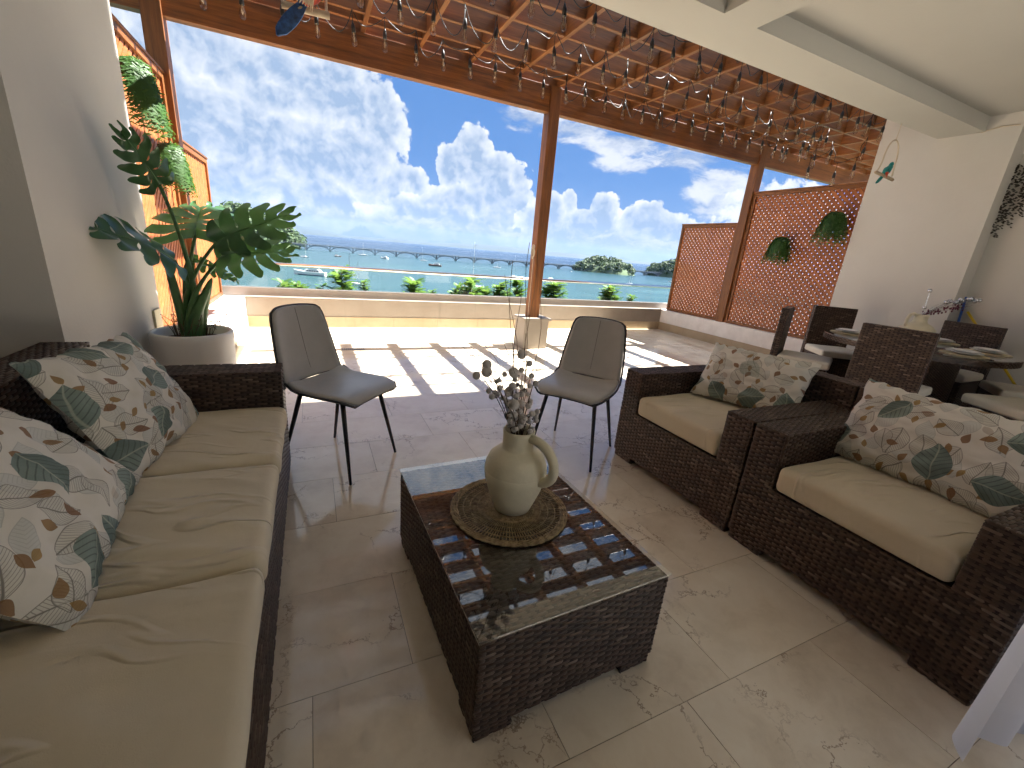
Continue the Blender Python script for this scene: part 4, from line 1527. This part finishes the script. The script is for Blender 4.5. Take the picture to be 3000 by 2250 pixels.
v2 = thing('round_ceramic_jug', 'squat cream ceramic jug with one handle on the dining table', 'vase', (TC.x+0.02, TC.y+0.02, 0.833), R(150))
MB().lathe([(0.0, 0.0), (0.09, 0.0), (0.12, 0.012), (0.155, 0.06), (0.163, 0.10), (0.15, 0.15), (0.11, 0.19), (0.07, 0.212), (0.058, 0.23), (0.056, 0.27), (0.06, 0.295), (0.054, 0.298), (0.048, 0.27), (0.05, 0.22), (0.12, 0.14), (0.0, 0.02)], 40).build('jug_body', M['ceramic'], v2, smooth=True)
MB().tube([(0.05, 0, 0.285), (0.085, 0, 0.30), (0.118, 0, 0.285), (0.133, 0, 0.24), (0.132, 0, 0.19), (0.118, 0, 0.16)], [0.016]*6, 10).build('handle', M['ceramic'], v2, smooth=True)
b2 = thing('bauble_spray', 'spray of silver baubles and dark red berries in the squat jug', 'bouquet', (TC.x+0.02, TC.y+0.02, 0.86))
br = random.Random(33)
bau = MB().ball((0, 0, 0), 1.0, 12, 8).mesh('bauble', M['silver'], True)
rb = MB().ball((0, 0, 0), 1.0, 8, 6).mesh('berry', M['red_berry'], True)
rightv = Vector((_r.x, _r.y, 0))
for k in range(11):
    u = 0.30 + 0.055*k
    hh = 0.28 + 0.27*u + br.uniform(-0.02, 0.05)
    if k == 0:
        tip = Vector((0, 0, 0.30)) - rightv*0.015 + Vector((0, 0, 0.22))
    else:
        tip = Vector((0, 0, 0.27)) + rightv*(u*0.60) + Vector((0, 0, 0.24*u**0.6 + br.uniform(-0.02, 0.03))) + Vector((br.uniform(-.02, .02), br.uniform(-.03, .03), 0))
    st = Vector((0, 0, 0.05))
    mouth = Vector((0, 0, 0.27))
    pts = [st, mouth] + [mouth.lerp(tip, i/5)+Vector((0, 0, 0.03*math.sin(math.pi*i/5))) for i in range(1, 6)]
    MB().tube(pts, 0.0018, 5).build('stem', M['silver'], b2)
    o = link('bauble', bau, b2, tip)
    o.scale = (0.021,)*3
    if k in (0, 10):
        link('bauble', bau, b2, mouth.lerp(tip, 0.3 if k == 0 else 0.92)).scale = (0.019,)*3
for k in range(46):
    u = br.uniform(0.05, 0.62)
    p = Vector((0, 0, 0.28)) + rightv*(u*0.62) + Vector((br.uniform(-.03, .03), br.uniform(-.03, .03), 0.16*u**0.8 + br.uniform(-0.03, 0.03)))
    o = link('berry', rb, b2, p)
    o.scale = (0.0085, 0.0085, 0.011)
for k in range(5):
    e = Vector((0, 0, 0.28)) + rightv*(0.42-0.03*k) + Vector((0, 0.02*(k-2), 0.13+0.012*k))
    MB().tube([(0, 0, 0.05), (0, 0, 0.27), e], 0.002, 5).build('stem', M['red_berry'], b2)


def pole(nm, label, mat, pts, head):
    t = thing(nm, label, 'broom', pts[0])
    o0 = Vector(pts[0])
    q = [Vector(p)-o0 for p in pts]
    MB().tube(q, 0.013, 10).build('handle', M[mat], t, smooth=True)
    dv = (q[0]-q[-1]).normalized()
    MB().box(-0.12, 0.12, -0.025, 0.025, 0.0, 0.06).build('broom_head', M[head], t, bevel=0.01)
    mb = MB()
    for i in range(40):
        x_ = -0.115+0.23*(i % 20)/19
        y_ = -0.012 if i < 20 else 0.012
        mb.tube([(x_, y_, 0.0), (x_*1.08, y_*1.4, -0.085)], 0.004, 4)
    o = mb.build('bristles', M['black'], t)
    o['kind'] = 'stuff'


kx = lambda x, y: (2200+x*0.36166, 700+y*0.36166)
bt = at_x(*kx(1745, 470), 7.28)
pole('blue_broom', 'broom with blue handle leaning on the side wall', 'blue_pole', [(7.20, bt.y-0.10, 0.09), tuple(bt)], 'blue_pole')
ya, yb = at_x(*kx(1755, 590), 7.31), at_x(*kx(2145, 1190), 7.16)
dv = (yb-ya)
yb = ya + dv*((ya.z-0.09)/max(0.05, ya.z-yb.z))
yb.x = min(yb.x, 7.25)
pole('yellow_broom', 'broom with yellow handle leaning aslant on the side wall', 'yellow_pole', [tuple(yb), tuple(ya)], 'black')

# dark dried garland on the side wall
gc = at_x(2985, 560, 7.33)
gar = thing('wall_garland', 'dark dried leaf garland hanging on the side wall', 'garland', tuple(gc))
gr = random.Random(8)
for k in range(7):
    mb = MB()
    y0 = -0.25+0.085*k
    L = 0.62-0.10*abs(k-4)*0.9
    for j in range(90):
        u = j/89
        p = Vector((-0.015, y0*0.75 + 0.10*u*(0.5-gr.random()), 0.28-L*1.25*u))
        a = gr.uniform(-0.9, 0.9)
        dv = Vector((0, math.cos(a)*gr.choice((-1, 1)), -0.5*abs(math.sin(a)))).normalized()*0.034
        sv = Vector((-0.006, 0.0, 0.009))
        mb.add([p, p+dv*0.5+sv, p+dv, p+dv*0.5-sv], [(0, 1, 2, 3)])
    mb.build('leaf_strand', M['dark_leaf'], gar)['kind'] = 'stuff'

# thin pale cable along the top of the side pillar
pa, pb = at_x(2875, 388, 7.09), at_x(2990, 365, 7.09)
MB().tube([pa, (pa+pb)/2+Vector((0, 0, 0.02)), pb], 0.006, 6).build('wall_cable', M['string'], None)
tag(bpy.data.objects['wall_cable'], 'thin pale cable running along the top of the house pillar', 'cable')

# ------------------------------------------------------------------ hanging bird ornaments
def bird(parent, c, s, ang, body, wing, tail, front):
    """perched bird, about s tall, tail hanging down and aside; ang turns it in its plane"""
    Mx = Matrix.Translation(c) @ Matrix.Rotation(ang, 4, 'Y')
    secs = [(-0.10, 0.06), (0.0, 0.13), (0.12, 0.175), (0.26, 0.185), (0.40, 0.16), (0.50, 0.12), (0.56, 0.105), (0.64, 0.115), (0.72, 0.10), (0.78, 0.055), (0.80, 0.0)]
    b_ = MB().tube([(0.06*math.sin(z*3)*s, 0, z*s) for z, r_ in secs], [max(0.004, r_)*s for z, r_ in secs], 14, M=Mx).build('bird_body', M[body], parent, smooth=True)
    MB().tube([(0.10*s, 0, 0.70*s), (0.20*s, 0, 0.69*s), (0.24*s, 0, 0.62*s)], [0.045*s, 0.03*s, 0.004*s], 8, M=Mx).build('beak', M['black'], parent, smooth=True)
    for sg in (-1, 1):
        vs = []
        for i in range(9):
            u = i/8
            wv = math.sin(math.pi*min(1, u*0.95+0.08))*0.12
            for q in (-1, 0, 1):
                vs.append((q*wv*s + (0.02-0.10*u)*s, sg*(0.17-0.10*u+0.02*(1-abs(q)))*s, (0.46-0.62*u)*s))
        fs = [(i*3+k, i*3+k+1, i*3+k+4, i*3+k+3) for i in range(8) for k in range(2)]
        o = MB().add(vs, fs, Mx).build('wing', M[wing], parent, smooth=True)
        sd = o.modifiers.new('solid', 'SOLIDIFY')
        sd.thickness = 0.02*s
    vs = []
    for i in range(9):
        u = i/8
        wv = 0.05+0.075*math.sin(math.pi*min(1, u*0.9))
        if i == 8:
            wv = 0.02
        for q in (-1, 0, 1):
            vs.append((q*wv*s-0.22*u*s, 0.03*(1-abs(q))*s, (-0.02-0.80*u)*s))
    fs = [(i*3+k, i*3+k+1, i*3+k+4, i*3+k+3) for i in range(8) for k in range(2)]
    o = MB().add(vs, fs, Mx).build('tail', M[tail], parent, smooth=True)
    sd = o.modifiers.new('solid', 'SOLIDIFY')
    sd.thickness = 0.03*s
    mb = MB()
    for k in range(16):
        a = -0.8+1.6*k/15
        mb.tube([(0.12*math.sin(a)*s, -0.10*math.cos(a)*s-0.03*s, 0.06*s), (0.22*math.sin(a)*s, -0.10*s*math.cos(a)-0.05*s, -0.12*s - 0.05*s*(k % 2))], [0.03*s, 0.006*s], 5, M=Mx)
    mb.build('breast_feathers', M[front], parent)
    return b_


pc = at_y(885, 30, 4.10)
sw = thing('parrot_swing', 'blue and red parrot on a wooden swing hanging from the pergola', 'ornament', tuple(pc))
sx = Vector((math.cos(R(-4)), math.sin(R(-4)), 0))
pA_ = at_y(824, 12, 4.10)-pc
pB_ = at_y(966, 47, 4.10)-pc
MB().tube([pA_, pA_.lerp(pB_, .5), pB_], 0.024, 12).build('perch', M['perch'], sw, smooth=True)
for e in (0.07, 0.93):
    p = pA_.lerp(pB_, e)
    MB().tube([p+Vector((0, 0, 0.0)), p+Vector((0, 0, 0.50)), Vector(((pA_+pB_).x/2, (pA_+pB_).y/2, Z_RAF-pc.z))], 0.010, 6).build('rope', M['string'], sw)
bird(sw, (pA_.lerp(pB_, 0.52)) + Vector((0, -0.02, 0.06)), 0.40, R(22), 'feather_red', 'feather_blue', 'feather_blue', 'feather_cream')

rc = at_y(2590, 520, 3.18)
sw2 = thing('bird_ring', 'small teal bird on a pale hoop hanging from the ceiling edge', 'ornament', tuple(rc))
ring = []
for i in range(19):
    a = R(200-220*i/18)
    ring.append((0.135*math.cos(a), 0.0, 0.18+0.21*math.sin(a)))
MB().tube([(-0.17, 0, 0.05)]+ring[1:-1]+[(0.15, 0, 0.03)], 0.008, 6).build('hoop', M['string'], sw2, smooth=True)
MB().tube([(-0.20, 0, 0.03), (0.19, 0, 0.0)], 0.017, 10).build('perch', M['perch'], sw2, smooth=True)
MB().tube([(0.0, 0, 0.39), (0.05, 0.02, Z_SLAB-rc.z)], 0.004, 5).build('hanging_cord', M['string'], sw2)
bird(sw2, Vector((-0.01, 0, 0.04)), 0.20, R(30), 'feather_teal', 'feather_teal', 'feather_teal', 'feather_red')

# coil of rope on the middle post
rc_ = thing('rope_coil', 'small coil of pale rope tied to the middle pergola post', 'rope', (2.935, 5.70, 1.42))
mb = MB()
for k in range(5):
    mb.tube([(0.01*math.sin(i*1.3+k)-0.012, 0.03*math.sin(2*math.pi*i/14), 0.085*math.cos(2*math.pi*i/14)+0.006*k-0.01) for i in range(15)], 0.006, 5)
mb.tube([(0.0, 0, -0.05), (0.0, 0.0, -0.75), (0.002, 0.0, -0.94)], 0.004, 5)
mb.build('rope', M['string'], rc_)

# ------------------------------------------------------------------ curtain at the sliding door behind the armchairs
cu = MB()
NU, NV = 160, 80
def cur(u, v):
    x_ = 1.70 + 0.95*u
    y_ = 0.175 + 0.030*math.sin(u*26) - 0.05*u
    z_ = 0.06 + 2.6*v
    k = (1-v)**3
    x_ += -0.05*k*math.sin(u*9+1) + 0.02*v
    z_ += 0.05*k*math.sin(u*11+0.6)
    return (x_, y_ + 0.025*k*math.sin(u*15), z_)
cu.grid(NU, NV, cur)
cur_o = cu.build('curtain', M['curtain'], None, smooth=True)
tag(cur_o, 'sheer white checked curtain hanging beside the armchair', 'curtain')

# ------------------------------------------------------------------ bay, far shore
SEA = -20.0
NQ = 48
sea_mb = MB()
rings = [0.0, 60, 150, 300, 500, 800, 1300, 2500, 6000, 15000, 30000]
vs, fs = [(0, 0, 0)], []
for r_ in rings[1:]:
    for k in range(NQ):
        a = 2*math.pi*k/NQ
        vs.append((r_*math.sin(a), r_*math.cos(a), 0))
for k in range(NQ):
    fs.append((0, 1+(k+1) % NQ, 1+k))
for j in range(len(rings)-2):
    for k in range(NQ):
        a, b_ = 1+j*NQ+k, 1+j*NQ+(k+1) % NQ
        fs.append((a, b_, b_+NQ, a+NQ))
sea_o = struct('sea', sea_mb.add(vs, fs), M['water'], loc=(0, 0, SEA))
tag(sea_o, 'calm turquoise bay reaching to the far shore', 'sea')

hs = MB()
hs.grid(30, 14, lambda u, v: (-60+130*u, 8.0+62*v, -3.5-(16.9*v**0.9)+0.5*mnoise.noise(Vector((u*9, v*6, 0)))))
tag(struct('hillside', hs, M['hill'], smooth=True), 'green hillside falling away below the terrace', 'hillside')
tag(struct('house_base', MB().box(-2.2, 7.8, -1.8, 7.6, -6.0, -0.21), M['wall']), 'cream house wall below the terrace', 'wall')

prof = [(-70, 0.9), (-40, 0.95), (-12, 1.15), (-3, 0.95), (0.5, 0.62), (3.5, 0.18), (8, 0.16), (14, 0.26), (20, 0.55), (23, 0.62), (26, 0.48), (31, 0.42), (36, 0.30), (41, 0.14), (46, 0.08), (55, 0.25), (70, 0.5), (85, 0.6)]
RM = 11500.0
mvs, mfs = [], []
NM = 220
for i in range(NM+1):
    a = -70+155*i/NM
    e = np.interp(a, [p[0] for p in prof], [p[1] for p in prof])
    e = max(0.03, e + 0.10*mnoise.noise(Vector((a*0.35, 0, 0))) + 0.035*mnoise.noise(Vector((a*1.7, 3, 0))))
    s_, c_ = math.sin(R(a)), math.cos(R(a))
    top = RM*math.tan(R(e)) + H_CAM - SEA
    for k, (rr_, f) in enumerate(((0.80, 0.0), (0.86, 0.28), (0.93, 0.66), (1.0, 1.0), (1.08, 0.5), (1.15, 0.0))):
        h_ = top*f*(1+0.25*mnoise.noise(Vector((a*0.9, k*1.3, 2)))*(0 < f < 1))
        mvs.append((RM*rr_*s_, RM*rr_*c_, SEA-1+h_))
for i in range(NM):
    for k in range(5):
        a = i*6+k
        mfs.append((a, a+1, a+7, a+6))
tag(struct('mountains', MB().add(mvs, mfs), M['far_hill'], smooth=True), 'low blue mountains along the far shore', 'mountains')


def islet(name, label, c, a_, b_, h, rot, ncrown, seed, lean=0.0):
    rr = random.Random(seed)

    def surf(u, v):
        th, r_ = u*2*math.pi, v
        z = h*0.62*(1-r_**2.2) - 0.6
        z += h*0.10*mnoise.noise(Vector((math.cos(th)*r_*2+seed, math.sin(th)*r_*2, 0)))*(1-r_)
        z *= 1+lean*r_*math.cos(th)
        return (a_*r_*math.cos(th), b_*r_*math.sin(th), z)
    o = struct(name, MB().grid(36, 10, surf), M['hill'], smooth=True, loc=c, rot=(0, 0, rot))
    tag(o, label, 'island')
    mb = MB()
    for k in range(ncrown):
        th = rr.uniform(0, 2*math.pi)
        r_ = math.sqrt(rr.random())*0.97
        cx, cy, cz = surf(th/(2*math.pi), r_)
        cr = h*rr.uniform(0.13, 0.24)
        cz = max(cz, 0.3) + cr*0.55
        nl = 95
        for j in range(nl):
            ph = math.acos(rr.uniform(-0.55, 1.0))
            t2 = rr.uniform(0, 2*math.pi)
            n_ = Vector((math.sin(ph)*math.cos(t2), math.sin(ph)*math.sin(t2), math.cos(ph)))
            p = Vector((cx, cy, cz)) + n_*cr*rr.uniform(0.72, 1.08)
            n2 = (n_ + Vector((rr.uniform(-.7, .7), rr.uniform(-.7, .7), rr.uniform(-.3, .7)))).normalized()
            s1 = n2.orthogonal().normalized()*cr*rr.uniform(0.16, 0.30)
            s2 = n2.cross(s1).normalized()*cr*rr.uniform(0.14, 0.26)
            mb.add([p-s1, p-s2*0.9, p+s1, p+s2], [(0, 1, 2, 3)])
    tr = mb.build('island_trees', M['far_leaf'], o)
    tr['kind'] = 'stuff'
    return o


def sea_at(px, py):
    return at_z(px, py, SEA)


ic = sea_at(1770, 799)
wpx = (sea_at(1829, 802)-sea_at(1714, 795)).length/2
dist = Vector((ic.x, ic.y)).length
htpx = 46*dist/F_PX*1.1
islet('island', 'small round wooded island in front of the arched bridge', tuple(ic), wpx*1.0, wpx*0.75, htpx*0.98, -math.atan2(ic.x, ic.y), 85, 3)
ic2 = sea_at(1962, 812)
w2 = (sea_at(2040, 820)-sea_at(1890, 806)).length/2
islet('island', 'wooded island beside the lower lattice screen', tuple(ic2), w2*1.08, w2*0.7, htpx*1.12, -math.atan2(ic2.x, ic2.y), 95, 5, 0.25)
hc = sea_at(868, 731)
hd = Vector((hc.x, hc.y)).length
hcen = hc + Vector((-_r.x, -_r.y, 0))*(hd*0.105) + Vector((hc.x, hc.y, 0))*0.05
islet('headland', 'wooded headland where the arched bridge lands', tuple(hcen), hd*0.105, hd*0.075, hd*0.082, -math.atan2(hc.x, hc.y), 120, 9, -0.2)

# ------------------------------------------------------------------ arched bridge
BA, BB = sea_at(898.4, 731.4), sea_at(1681, 791)
bdir = (BB-BA)
NP = 14
span = bdir.length/NP
bdir.normalize()
da = at_y(898, 713.3, BA.y)
db = at_y(1681, 779.5, BB.y)
deck_z = (da.z + db.z)/2 - SEA
bang = math.atan2(bdir.y, bdir.x)
brg = thing('arched_bridge', 'long grey concrete arched footbridge crossing the bay', 'bridge', tuple(BA), bang)
DW = 4.0
MB().box(-span*1.2, span*(NP+8), -DW/2, DW/2, deck_z-0.9, deck_z).build('deck', M['concrete_bridge'], brg)
for sy in (-1, 1):
    mb = MB().box(-span*1.2, span*(NP+8), sy*(DW/2-0.1)-0.08, sy*(DW/2-0.1)+0.08, deck_z+0.75, deck_z+0.95)
    for k in range(int((NP+9)*span/3.2)):
        x_ = -span*1.1+k*3.2
        mb.box(x_-0.1, x_+0.1, sy*(DW/2-0.1)-0.07, sy*(DW/2-0.1)+0.07, deck_z+0.001, deck_z+0.749)
    mb.build('railing', M['concrete_bridge'], brg)
pier_mb = MB().box(-span*0.045, span*0.045, -DW*0.55, DW*0.55, -4, deck_z*0.22)
pier_mb.box(-span*0.034, -span*0.012, -DW*0.45, DW*0.45, deck_z*0.22+0.001, deck_z-0.91)
pier_mb.box(span*0.012, span*0.034, -DW*0.45, DW*0.45, deck_z*0.22+0.001, deck_z-0.91)
pier_me = pier_mb.mesh('pier', M['concrete_bridge'])
arch_mb = MB()
z0_, z1_ = deck_z*0.20, deck_z-1.3
NA = 16
for i in range(NA):
    us = [i/NA, (i+1)/NA]
    ps = []
    for u in us:
        x_ = span*(0.04+0.92*u)
        zz = z0_ + (z1_-z0_)*(1-(2*u-1)**2)**0.62
        ps.append((x_, zz))
    for sy in (1,):
        (xa, za_), (xb, zb_) = ps
        y0_, y1_ = -DW*0.42, DW*0.42
        t_ = 1.0
        arch_mb.add([(xa, y0_, za_-t_/2), (xb, y0_, zb_-t_/2), (xb, y1_, zb_-t_/2), (xa, y1_, za_-t_/2), (xa, y0_, za_+t_/2), (xb, y0_, zb_+t_/2), (xb, y1_, zb_+t_/2), (xa, y1_, za_+t_/2)],
                    [(0, 3, 2, 1), (4, 5, 6, 7), (0, 1, 5, 4), (2, 3, 7, 6)])
for u in (0.10, 0.18, 0.26, 0.34, 0.66, 0.74, 0.82, 0.90):
    x_ = span*(0.04+0.92*u)
    zz = z0_ + (z1_-z0_)*(1-(2*u-1)**2)**0.62
    arch_mb.box(x_-0.35, x_+0.35, -DW*0.41, DW*0.41, zz-0.3, deck_z-0.91)
arch_me = arch_mb.mesh('arch', M['concrete_bridge'])
for k in range(-1, NP+8):
    link('pier', pier_me, brg, (span*k, 0, 0))
    link('arch', arch_me, brg, (span*k, 0, 0))

# ------------------------------------------------------------------ boats
def hull(mb, L, Bm, fb, dr=0.5, stern=0.75, sheer=0.35, n=10):
    vs, fs = [], []
    for i in range(n+1):
        u = i/n
        x_ = -L/2 + L*u
        wd = Bm/2*(stern + (1-stern)*math.sin(min(1.0, u*2.2)*math.pi/2))*(1-max(0, (u-0.5)/0.5)**2.4)
        zt = fb*(1+sheer*(u-0.35)**2*2.2)
        vs += [(x_, -wd, zt), (x_ - (0.03*L if u > 0.9 else 0), -wd*0.80, 0.12), (x_-(0.06*L if u > 0.9 else 0), 0, -dr), (x_ - (0.03*L if u > 0.9 else 0), wd*0.80, 0.12), (x_, wd, zt)]
    for i in range(n):
        for k in range(4):
            a = i*5+k
            fs.append((a, a+5, a+6, a+1))
        fs.append((i*5+4, i*5+9, i*5+5, i*5))
    fs.append((0, 1, 2, 3, 4))
    return mb.add(vs, fs)


def boat_base(px, py, lenpx, label, nm, cat='boat', turn=0.0, flip=False):
    p = sea_at(px, py)
    dd = (p - Vector((0, 0, H_CAM))).dot(_f)
    L = lenpx*dd/F_PX
    ang = math.atan2(-_r.x*0-_r.y, _r.x)
    ang = math.atan2(_r.y, _r.x) + turn + (math.pi if flip else 0)
    t = thing(nm, label, cat, tuple(p), ang, 'boats moored in the bay')
    return t, L


def sailboat(px, py, lenpx, masts, label, turn=0.3, flip=False, cover='boat_blue', mastm='mast', hullm='boat_white'):
    t, L = boat_base(px, py, lenpx, label, 'sailing_boat', 'sailing boat', turn, flip)
    hull(MB(), L, L*0.30, L*0.085).build('hull', M[hullm], t, smooth=False)
    MB().box(-L*0.18, L*0.16, -L*0.09, L*0.09, L*0.082, L*0.135).build('cabin', M['boat_white'], t, bevel=L*0.015)
    MB().box(-L*0.14, L*0.12, -L*0.0925, L*0.0925, L*0.098, L*0.118).build('cabin_window', M['boat_glass'], t)
    for fx, mh in masts:
        h = mh*L
        MB().tube([(fx*L, 0, L*0.08), (fx*L, 0, h)], [max(0.09, L*0.009), max(0.06, L*0.005)], 6).build('mast', M[mastm], t)
        MB().tube([(fx*L, 0, L*0.20), (fx*L-L*0.34, 0, L*0.205)], L*0.018, 6).build('boom', M[cover], t)
        for e in (L*0.48, -L*0.46):
            MB().tube([(fx*L, 0, h*0.98), (e, 0, L*0.10)], 0.025, 3).build('stay', M['mast_dark'], t)
    return t


def motor(px, py, lenpx, label, nm='motor_yacht', turn=0.0, flip=False, top='boat_white', hullm='boat_white', fly=True, mast=0.0):
    t, L = boat_base(px, py, lenpx, label, nm, 'boat', turn, flip)
    hull(MB(), L, L*0.27, L*0.105, sheer=0.5).build('hull', M[hullm], t)
    MB().box(-L*0.465, L*0.30, -L*0.134, L*0.134, L*0.006, L*0.022).build('boot_stripe', M['boat_blue'], t)
    vs = [(-L*0.36, -L*0.1, L*0.10), (L*0.20, -L*0.085, L*0.10), (L*0.20, L*0.085, L*0.10), (-L*0.36, L*0.1, L*0.10), (-L*0.34, -L*0.09, L*0.178), (L*0.10, -L*0.07, L*0.178), (L*0.10, L*0.07, L*0.178), (-L*0.34, L*0.09, L*0.178)]
    bf = [(0, 3, 2, 1), (4, 5, 6, 7), (0, 1, 5, 4), (1, 2, 6, 5), (2, 3, 7, 6), (3, 0, 4, 7)]
    cb_ = MB().add(vs, bf).build('deckhouse', M['boat_white'], t)
    for sg in (-1, 1):
        for k in range(5):
            x_ = -L*0.31+k*L*0.075
            MB().box(x_, x_+L*0.058, sg*L*0.0965-L*0.004, sg*L*0.0965+L*0.004, L*0.125, L*0.155).build('window', M['boat_glass'], cb_)
    if fly:
        MB().box(-L*0.30, -L*0.02, -L*0.075, L*0.075, L*0.179, L*0.205).build('flybridge', M['boat_white'], t, bevel=L*0.008)
        for fx in (-0.29, -0.04):
            for sg in (-1, 1):
                MB().tube([(fx*L, sg*L*0.068, L*0.206), (fx*L, sg*L*0.068, L*0.246)], L*0.005, 5).build('canopy_post', M['mast'], t)
        MB().box(-L*0.31, -L*0.01, -L*0.08, L*0.08, L*0.247, L*0.256).build('canopy', M[top], t)
    if mast:
        MB().tube([(0, 0, L*0.17), (0, 0, L*mast)], max(0.08, L*0.007), 6).build('mast', M['mast'], t)
    return t


motor(907, 806, 93, 'large white motor yacht moored below the handrail', turn=0.06, flip=True)
sailboat(893, 754, 27, [(0.12, 1.85)], 'white sailing boat moored off the wooded headland', -0.2)
motor(990, 752, 19, 'small reddish cabin boat moored between the headland and the bridge arches', 'cabin_boat', 0.5, False, 'boat_red', 'boat_wood')
sailboat(1065, 748.5, 28, [(-0.02, 1.35)], 'long low white sailing boat moored under the bridge', 0.1)
motor(1126, 758, 28, 'white cruiser with a dark stern moored in mid bay', 'cruiser', -0.4, True)
sailboat(1039, 835, 52, [(-0.24, 1.75), (0.20, 1.25)], 'white two-masted ketch moored behind the shrubs', 0.15, False, 'boat_blue', 'mast_dark')
sailboat(1242, 764.5, 21, [(-0.2, 1.75)], 'white sailing boat with a tan canopy near the bridge', 0.2)
motor(1274, 780, 38, 'wooden tour boat with a tan deck moored in mid bay', 'tour_boat', 0.1, True, 'boat_wood', 'boat_wood', fly=True)
sailboat(1384, 845, 74, [(0.0, 1.75)], 'big white catamaran with a tall mast behind the shrubs', 0.5, False, 'boat_white')
sailboat(1456, 785, 23, [(-0.05, 1.2)], 'small sailing boat with a dark cover near the middle post', 0.1, True)
sailboat(1504, 812, 31, [(0.05, 2.0)], 'white sailing boat moored just above the handrail by the middle post', 0.8)
motor(1674, 796, 9, 'tiny white launch moored off the round island', 'launch', 0.9, False, fly=False)
sailboat(1845, 832, 20, [(-0.1, 1.9), (0.25, 1.5)], 'small two-masted boat moored near the sunlit end of the handrail', 0.3)
motor(1965, 826, 15, 'small white boat moored under the wooded island', 'launch', 0.2, False, fly=False)

# ------------------------------------------------------------------ tree tops just below the terrace
def feather_tree(label, top, w_, seed, nb=22):
    """slender tree with pinnate leaves; top is the height of the crown's tip"""
    rr = random.Random(seed)
    base = Vector((top.x+rr.uniform(-.3, .3), top.y+rr.uniform(-.2, .5), -3.9-(top.y-8)*0.24))
    t = thing('feathery_tree', label, 'tree', tuple(base), 0, 'tree tops beyond the parapet')
    tp = top-base
    pts = [Vector((0, 0, 0)).lerp(tp, u)+Vector((0.10*math.sin(u*5+seed), 0.08*math.cos(u*4+seed), 0))*(1-u) for u in [i/10 for i in range(11)]]
    mb = MB().tube(pts, [0.05-0.0042*i for i in range(11)], 6)
    lf = MB()
    for k in range(nb):
        u = rr.uniform(0.0, 1.0)
        p0 = tp - Vector((0, 0, 1.25*w_*u*1.2))
        i_ = 0
        a = rr.uniform(0, 2*math.pi)
        L = w_*(0.10+0.34*u)*rr.uniform(0.6, 1.1)
        tipb = p0 + Vector((math.cos(a)*L, math.sin(a)*L, L*rr.uniform(0.15, 0.8)))
        mb.tube([p0, p0.lerp(tipb, .5)+Vector((0, 0, .02)), tipb], [0.010, 0.006, 0.003], 4)
        for q in range(8):
            v = 0.1+0.9*q/7
            pb_ = p0.lerp(tipb, v)
            a2 = a + rr.uniform(-1.6, 1.6)
            LL = w_*rr.uniform(0.26, 0.42)
            dv = Vector((math.cos(a2), math.sin(a2), rr.uniform(-0.2, 0.95)))
            sd_ = Vector((-dv.y, dv.x, 0)).normalized()
            for m_ in range(7):
                s_ = (m_+1)/7
                c_ = pb_ + dv*LL*s_ + Vector((0, 0, -0.35*LL*s_*s_))
                ll = LL*0.26*(1-0.4*s_)
                for sg in (-1, 1):
                    e = c_ + sd_*sg*ll + dv*ll*0.4
                    wv = dv*LL*0.065
                    lf.add([c_-wv, c_+wv, e+wv*0.7, e-wv*0.5], [(0, 1, 2, 3)])
    mb.build('trunk', M['bark'], t)
    lf.build('crown', M['tree_leaf'], t)
    return t


k4 = lambda x, y: (600+x*0.27125, 650+y*0.27125)
h4 = lambda x, y: (1200+x*0.36166, 650+y*0.36166)
TT = [(k4(840, 660), 9.2, 0.55, 'small tree top under the motor yacht'), (k4(1000, 668), 9.4, 0.45, 'low tree top peeping over the parapet beside the yacht'), (k4(1275, 695), 9.2, 0.35, 'lowest tree top between the yacht and the ketch'),
      (k4(1478, 535), 9.0, 0.62, 'tall tree top hiding the bow of the ketch'), (k4(1720, 640), 9.3, 0.30, 'thin tree top at the stern of the ketch'), (h4(38, 475), 9.2, 0.58, 'bushy tree top standing alone in mid bay view'),
      (h4(185, 548), 9.5, 0.30, 'small reddish tree top before the catamaran'), (h4(500, 465), 9.0, 0.62, 'tallest tree top in front of the catamaran'), (h4(400, 520), 9.6, 0.5, 'bushy tree top at the bow of the catamaran'),
      (h4(610, 540), 9.5, 0.5, 'bushy tree top behind the catamaran'), (h4(735, 490), 9.1, 0.46, 'leaning tree top between the catamaran and the post'), (h4(790, 560), 9.4, 0.4, 'low leafy tree top near the middle post'),
      (h4(868, 483), 8.9, 0.52, 'dense tree top beside the middle post'), (h4(1120, 545), 9.1, 0.5, 'leafy tree top on the island side of the post'), (h4(1190, 500), 9.0, 0.66, 'broad bright tree top under the round island'),
      (h4(1635, 520), 9.0, 0.60, 'bright tree top below the gap between the islands'), (h4(1560, 600), 9.4, 0.3, 'low sprig beside the bright tree top'), (h4(1800, 595), 9.2, 0.34, 'small separate sprig near the lower lattice screen')]
for i, (p_, yy, w_, lb) in enumerate(TT):
    feather_tree(lb, at_y(p_[0], p_[1]+3, yy), w_, 40+i, 40 if w_ > 0.45 else 26)

# ------------------------------------------------------------------ sea air
hz = bpy.data.materials.new('sea_haze')
hz.use_nodes = True
t = T(hz.node_tree)
hz.node_tree.nodes.remove(hz.node_tree.nodes['Principled BSDF'])
pv = t.n('ShaderNodeVolumePrincipled', {'Color': (0.42, 0.60, 0.95), 'Density': 2.6e-5, 'Anisotropy': 0.0})
t.nt.links.new(pv.outputs[0], hz.node_tree.nodes['Material Output'].inputs['Volume'])
HAZE = True
if HAZE:
    hb = MB().box(-14500, 14500, -1500, 14500, SEA-1, 420).build('haze', hz, None)
    tag(hb, kind='stuff')
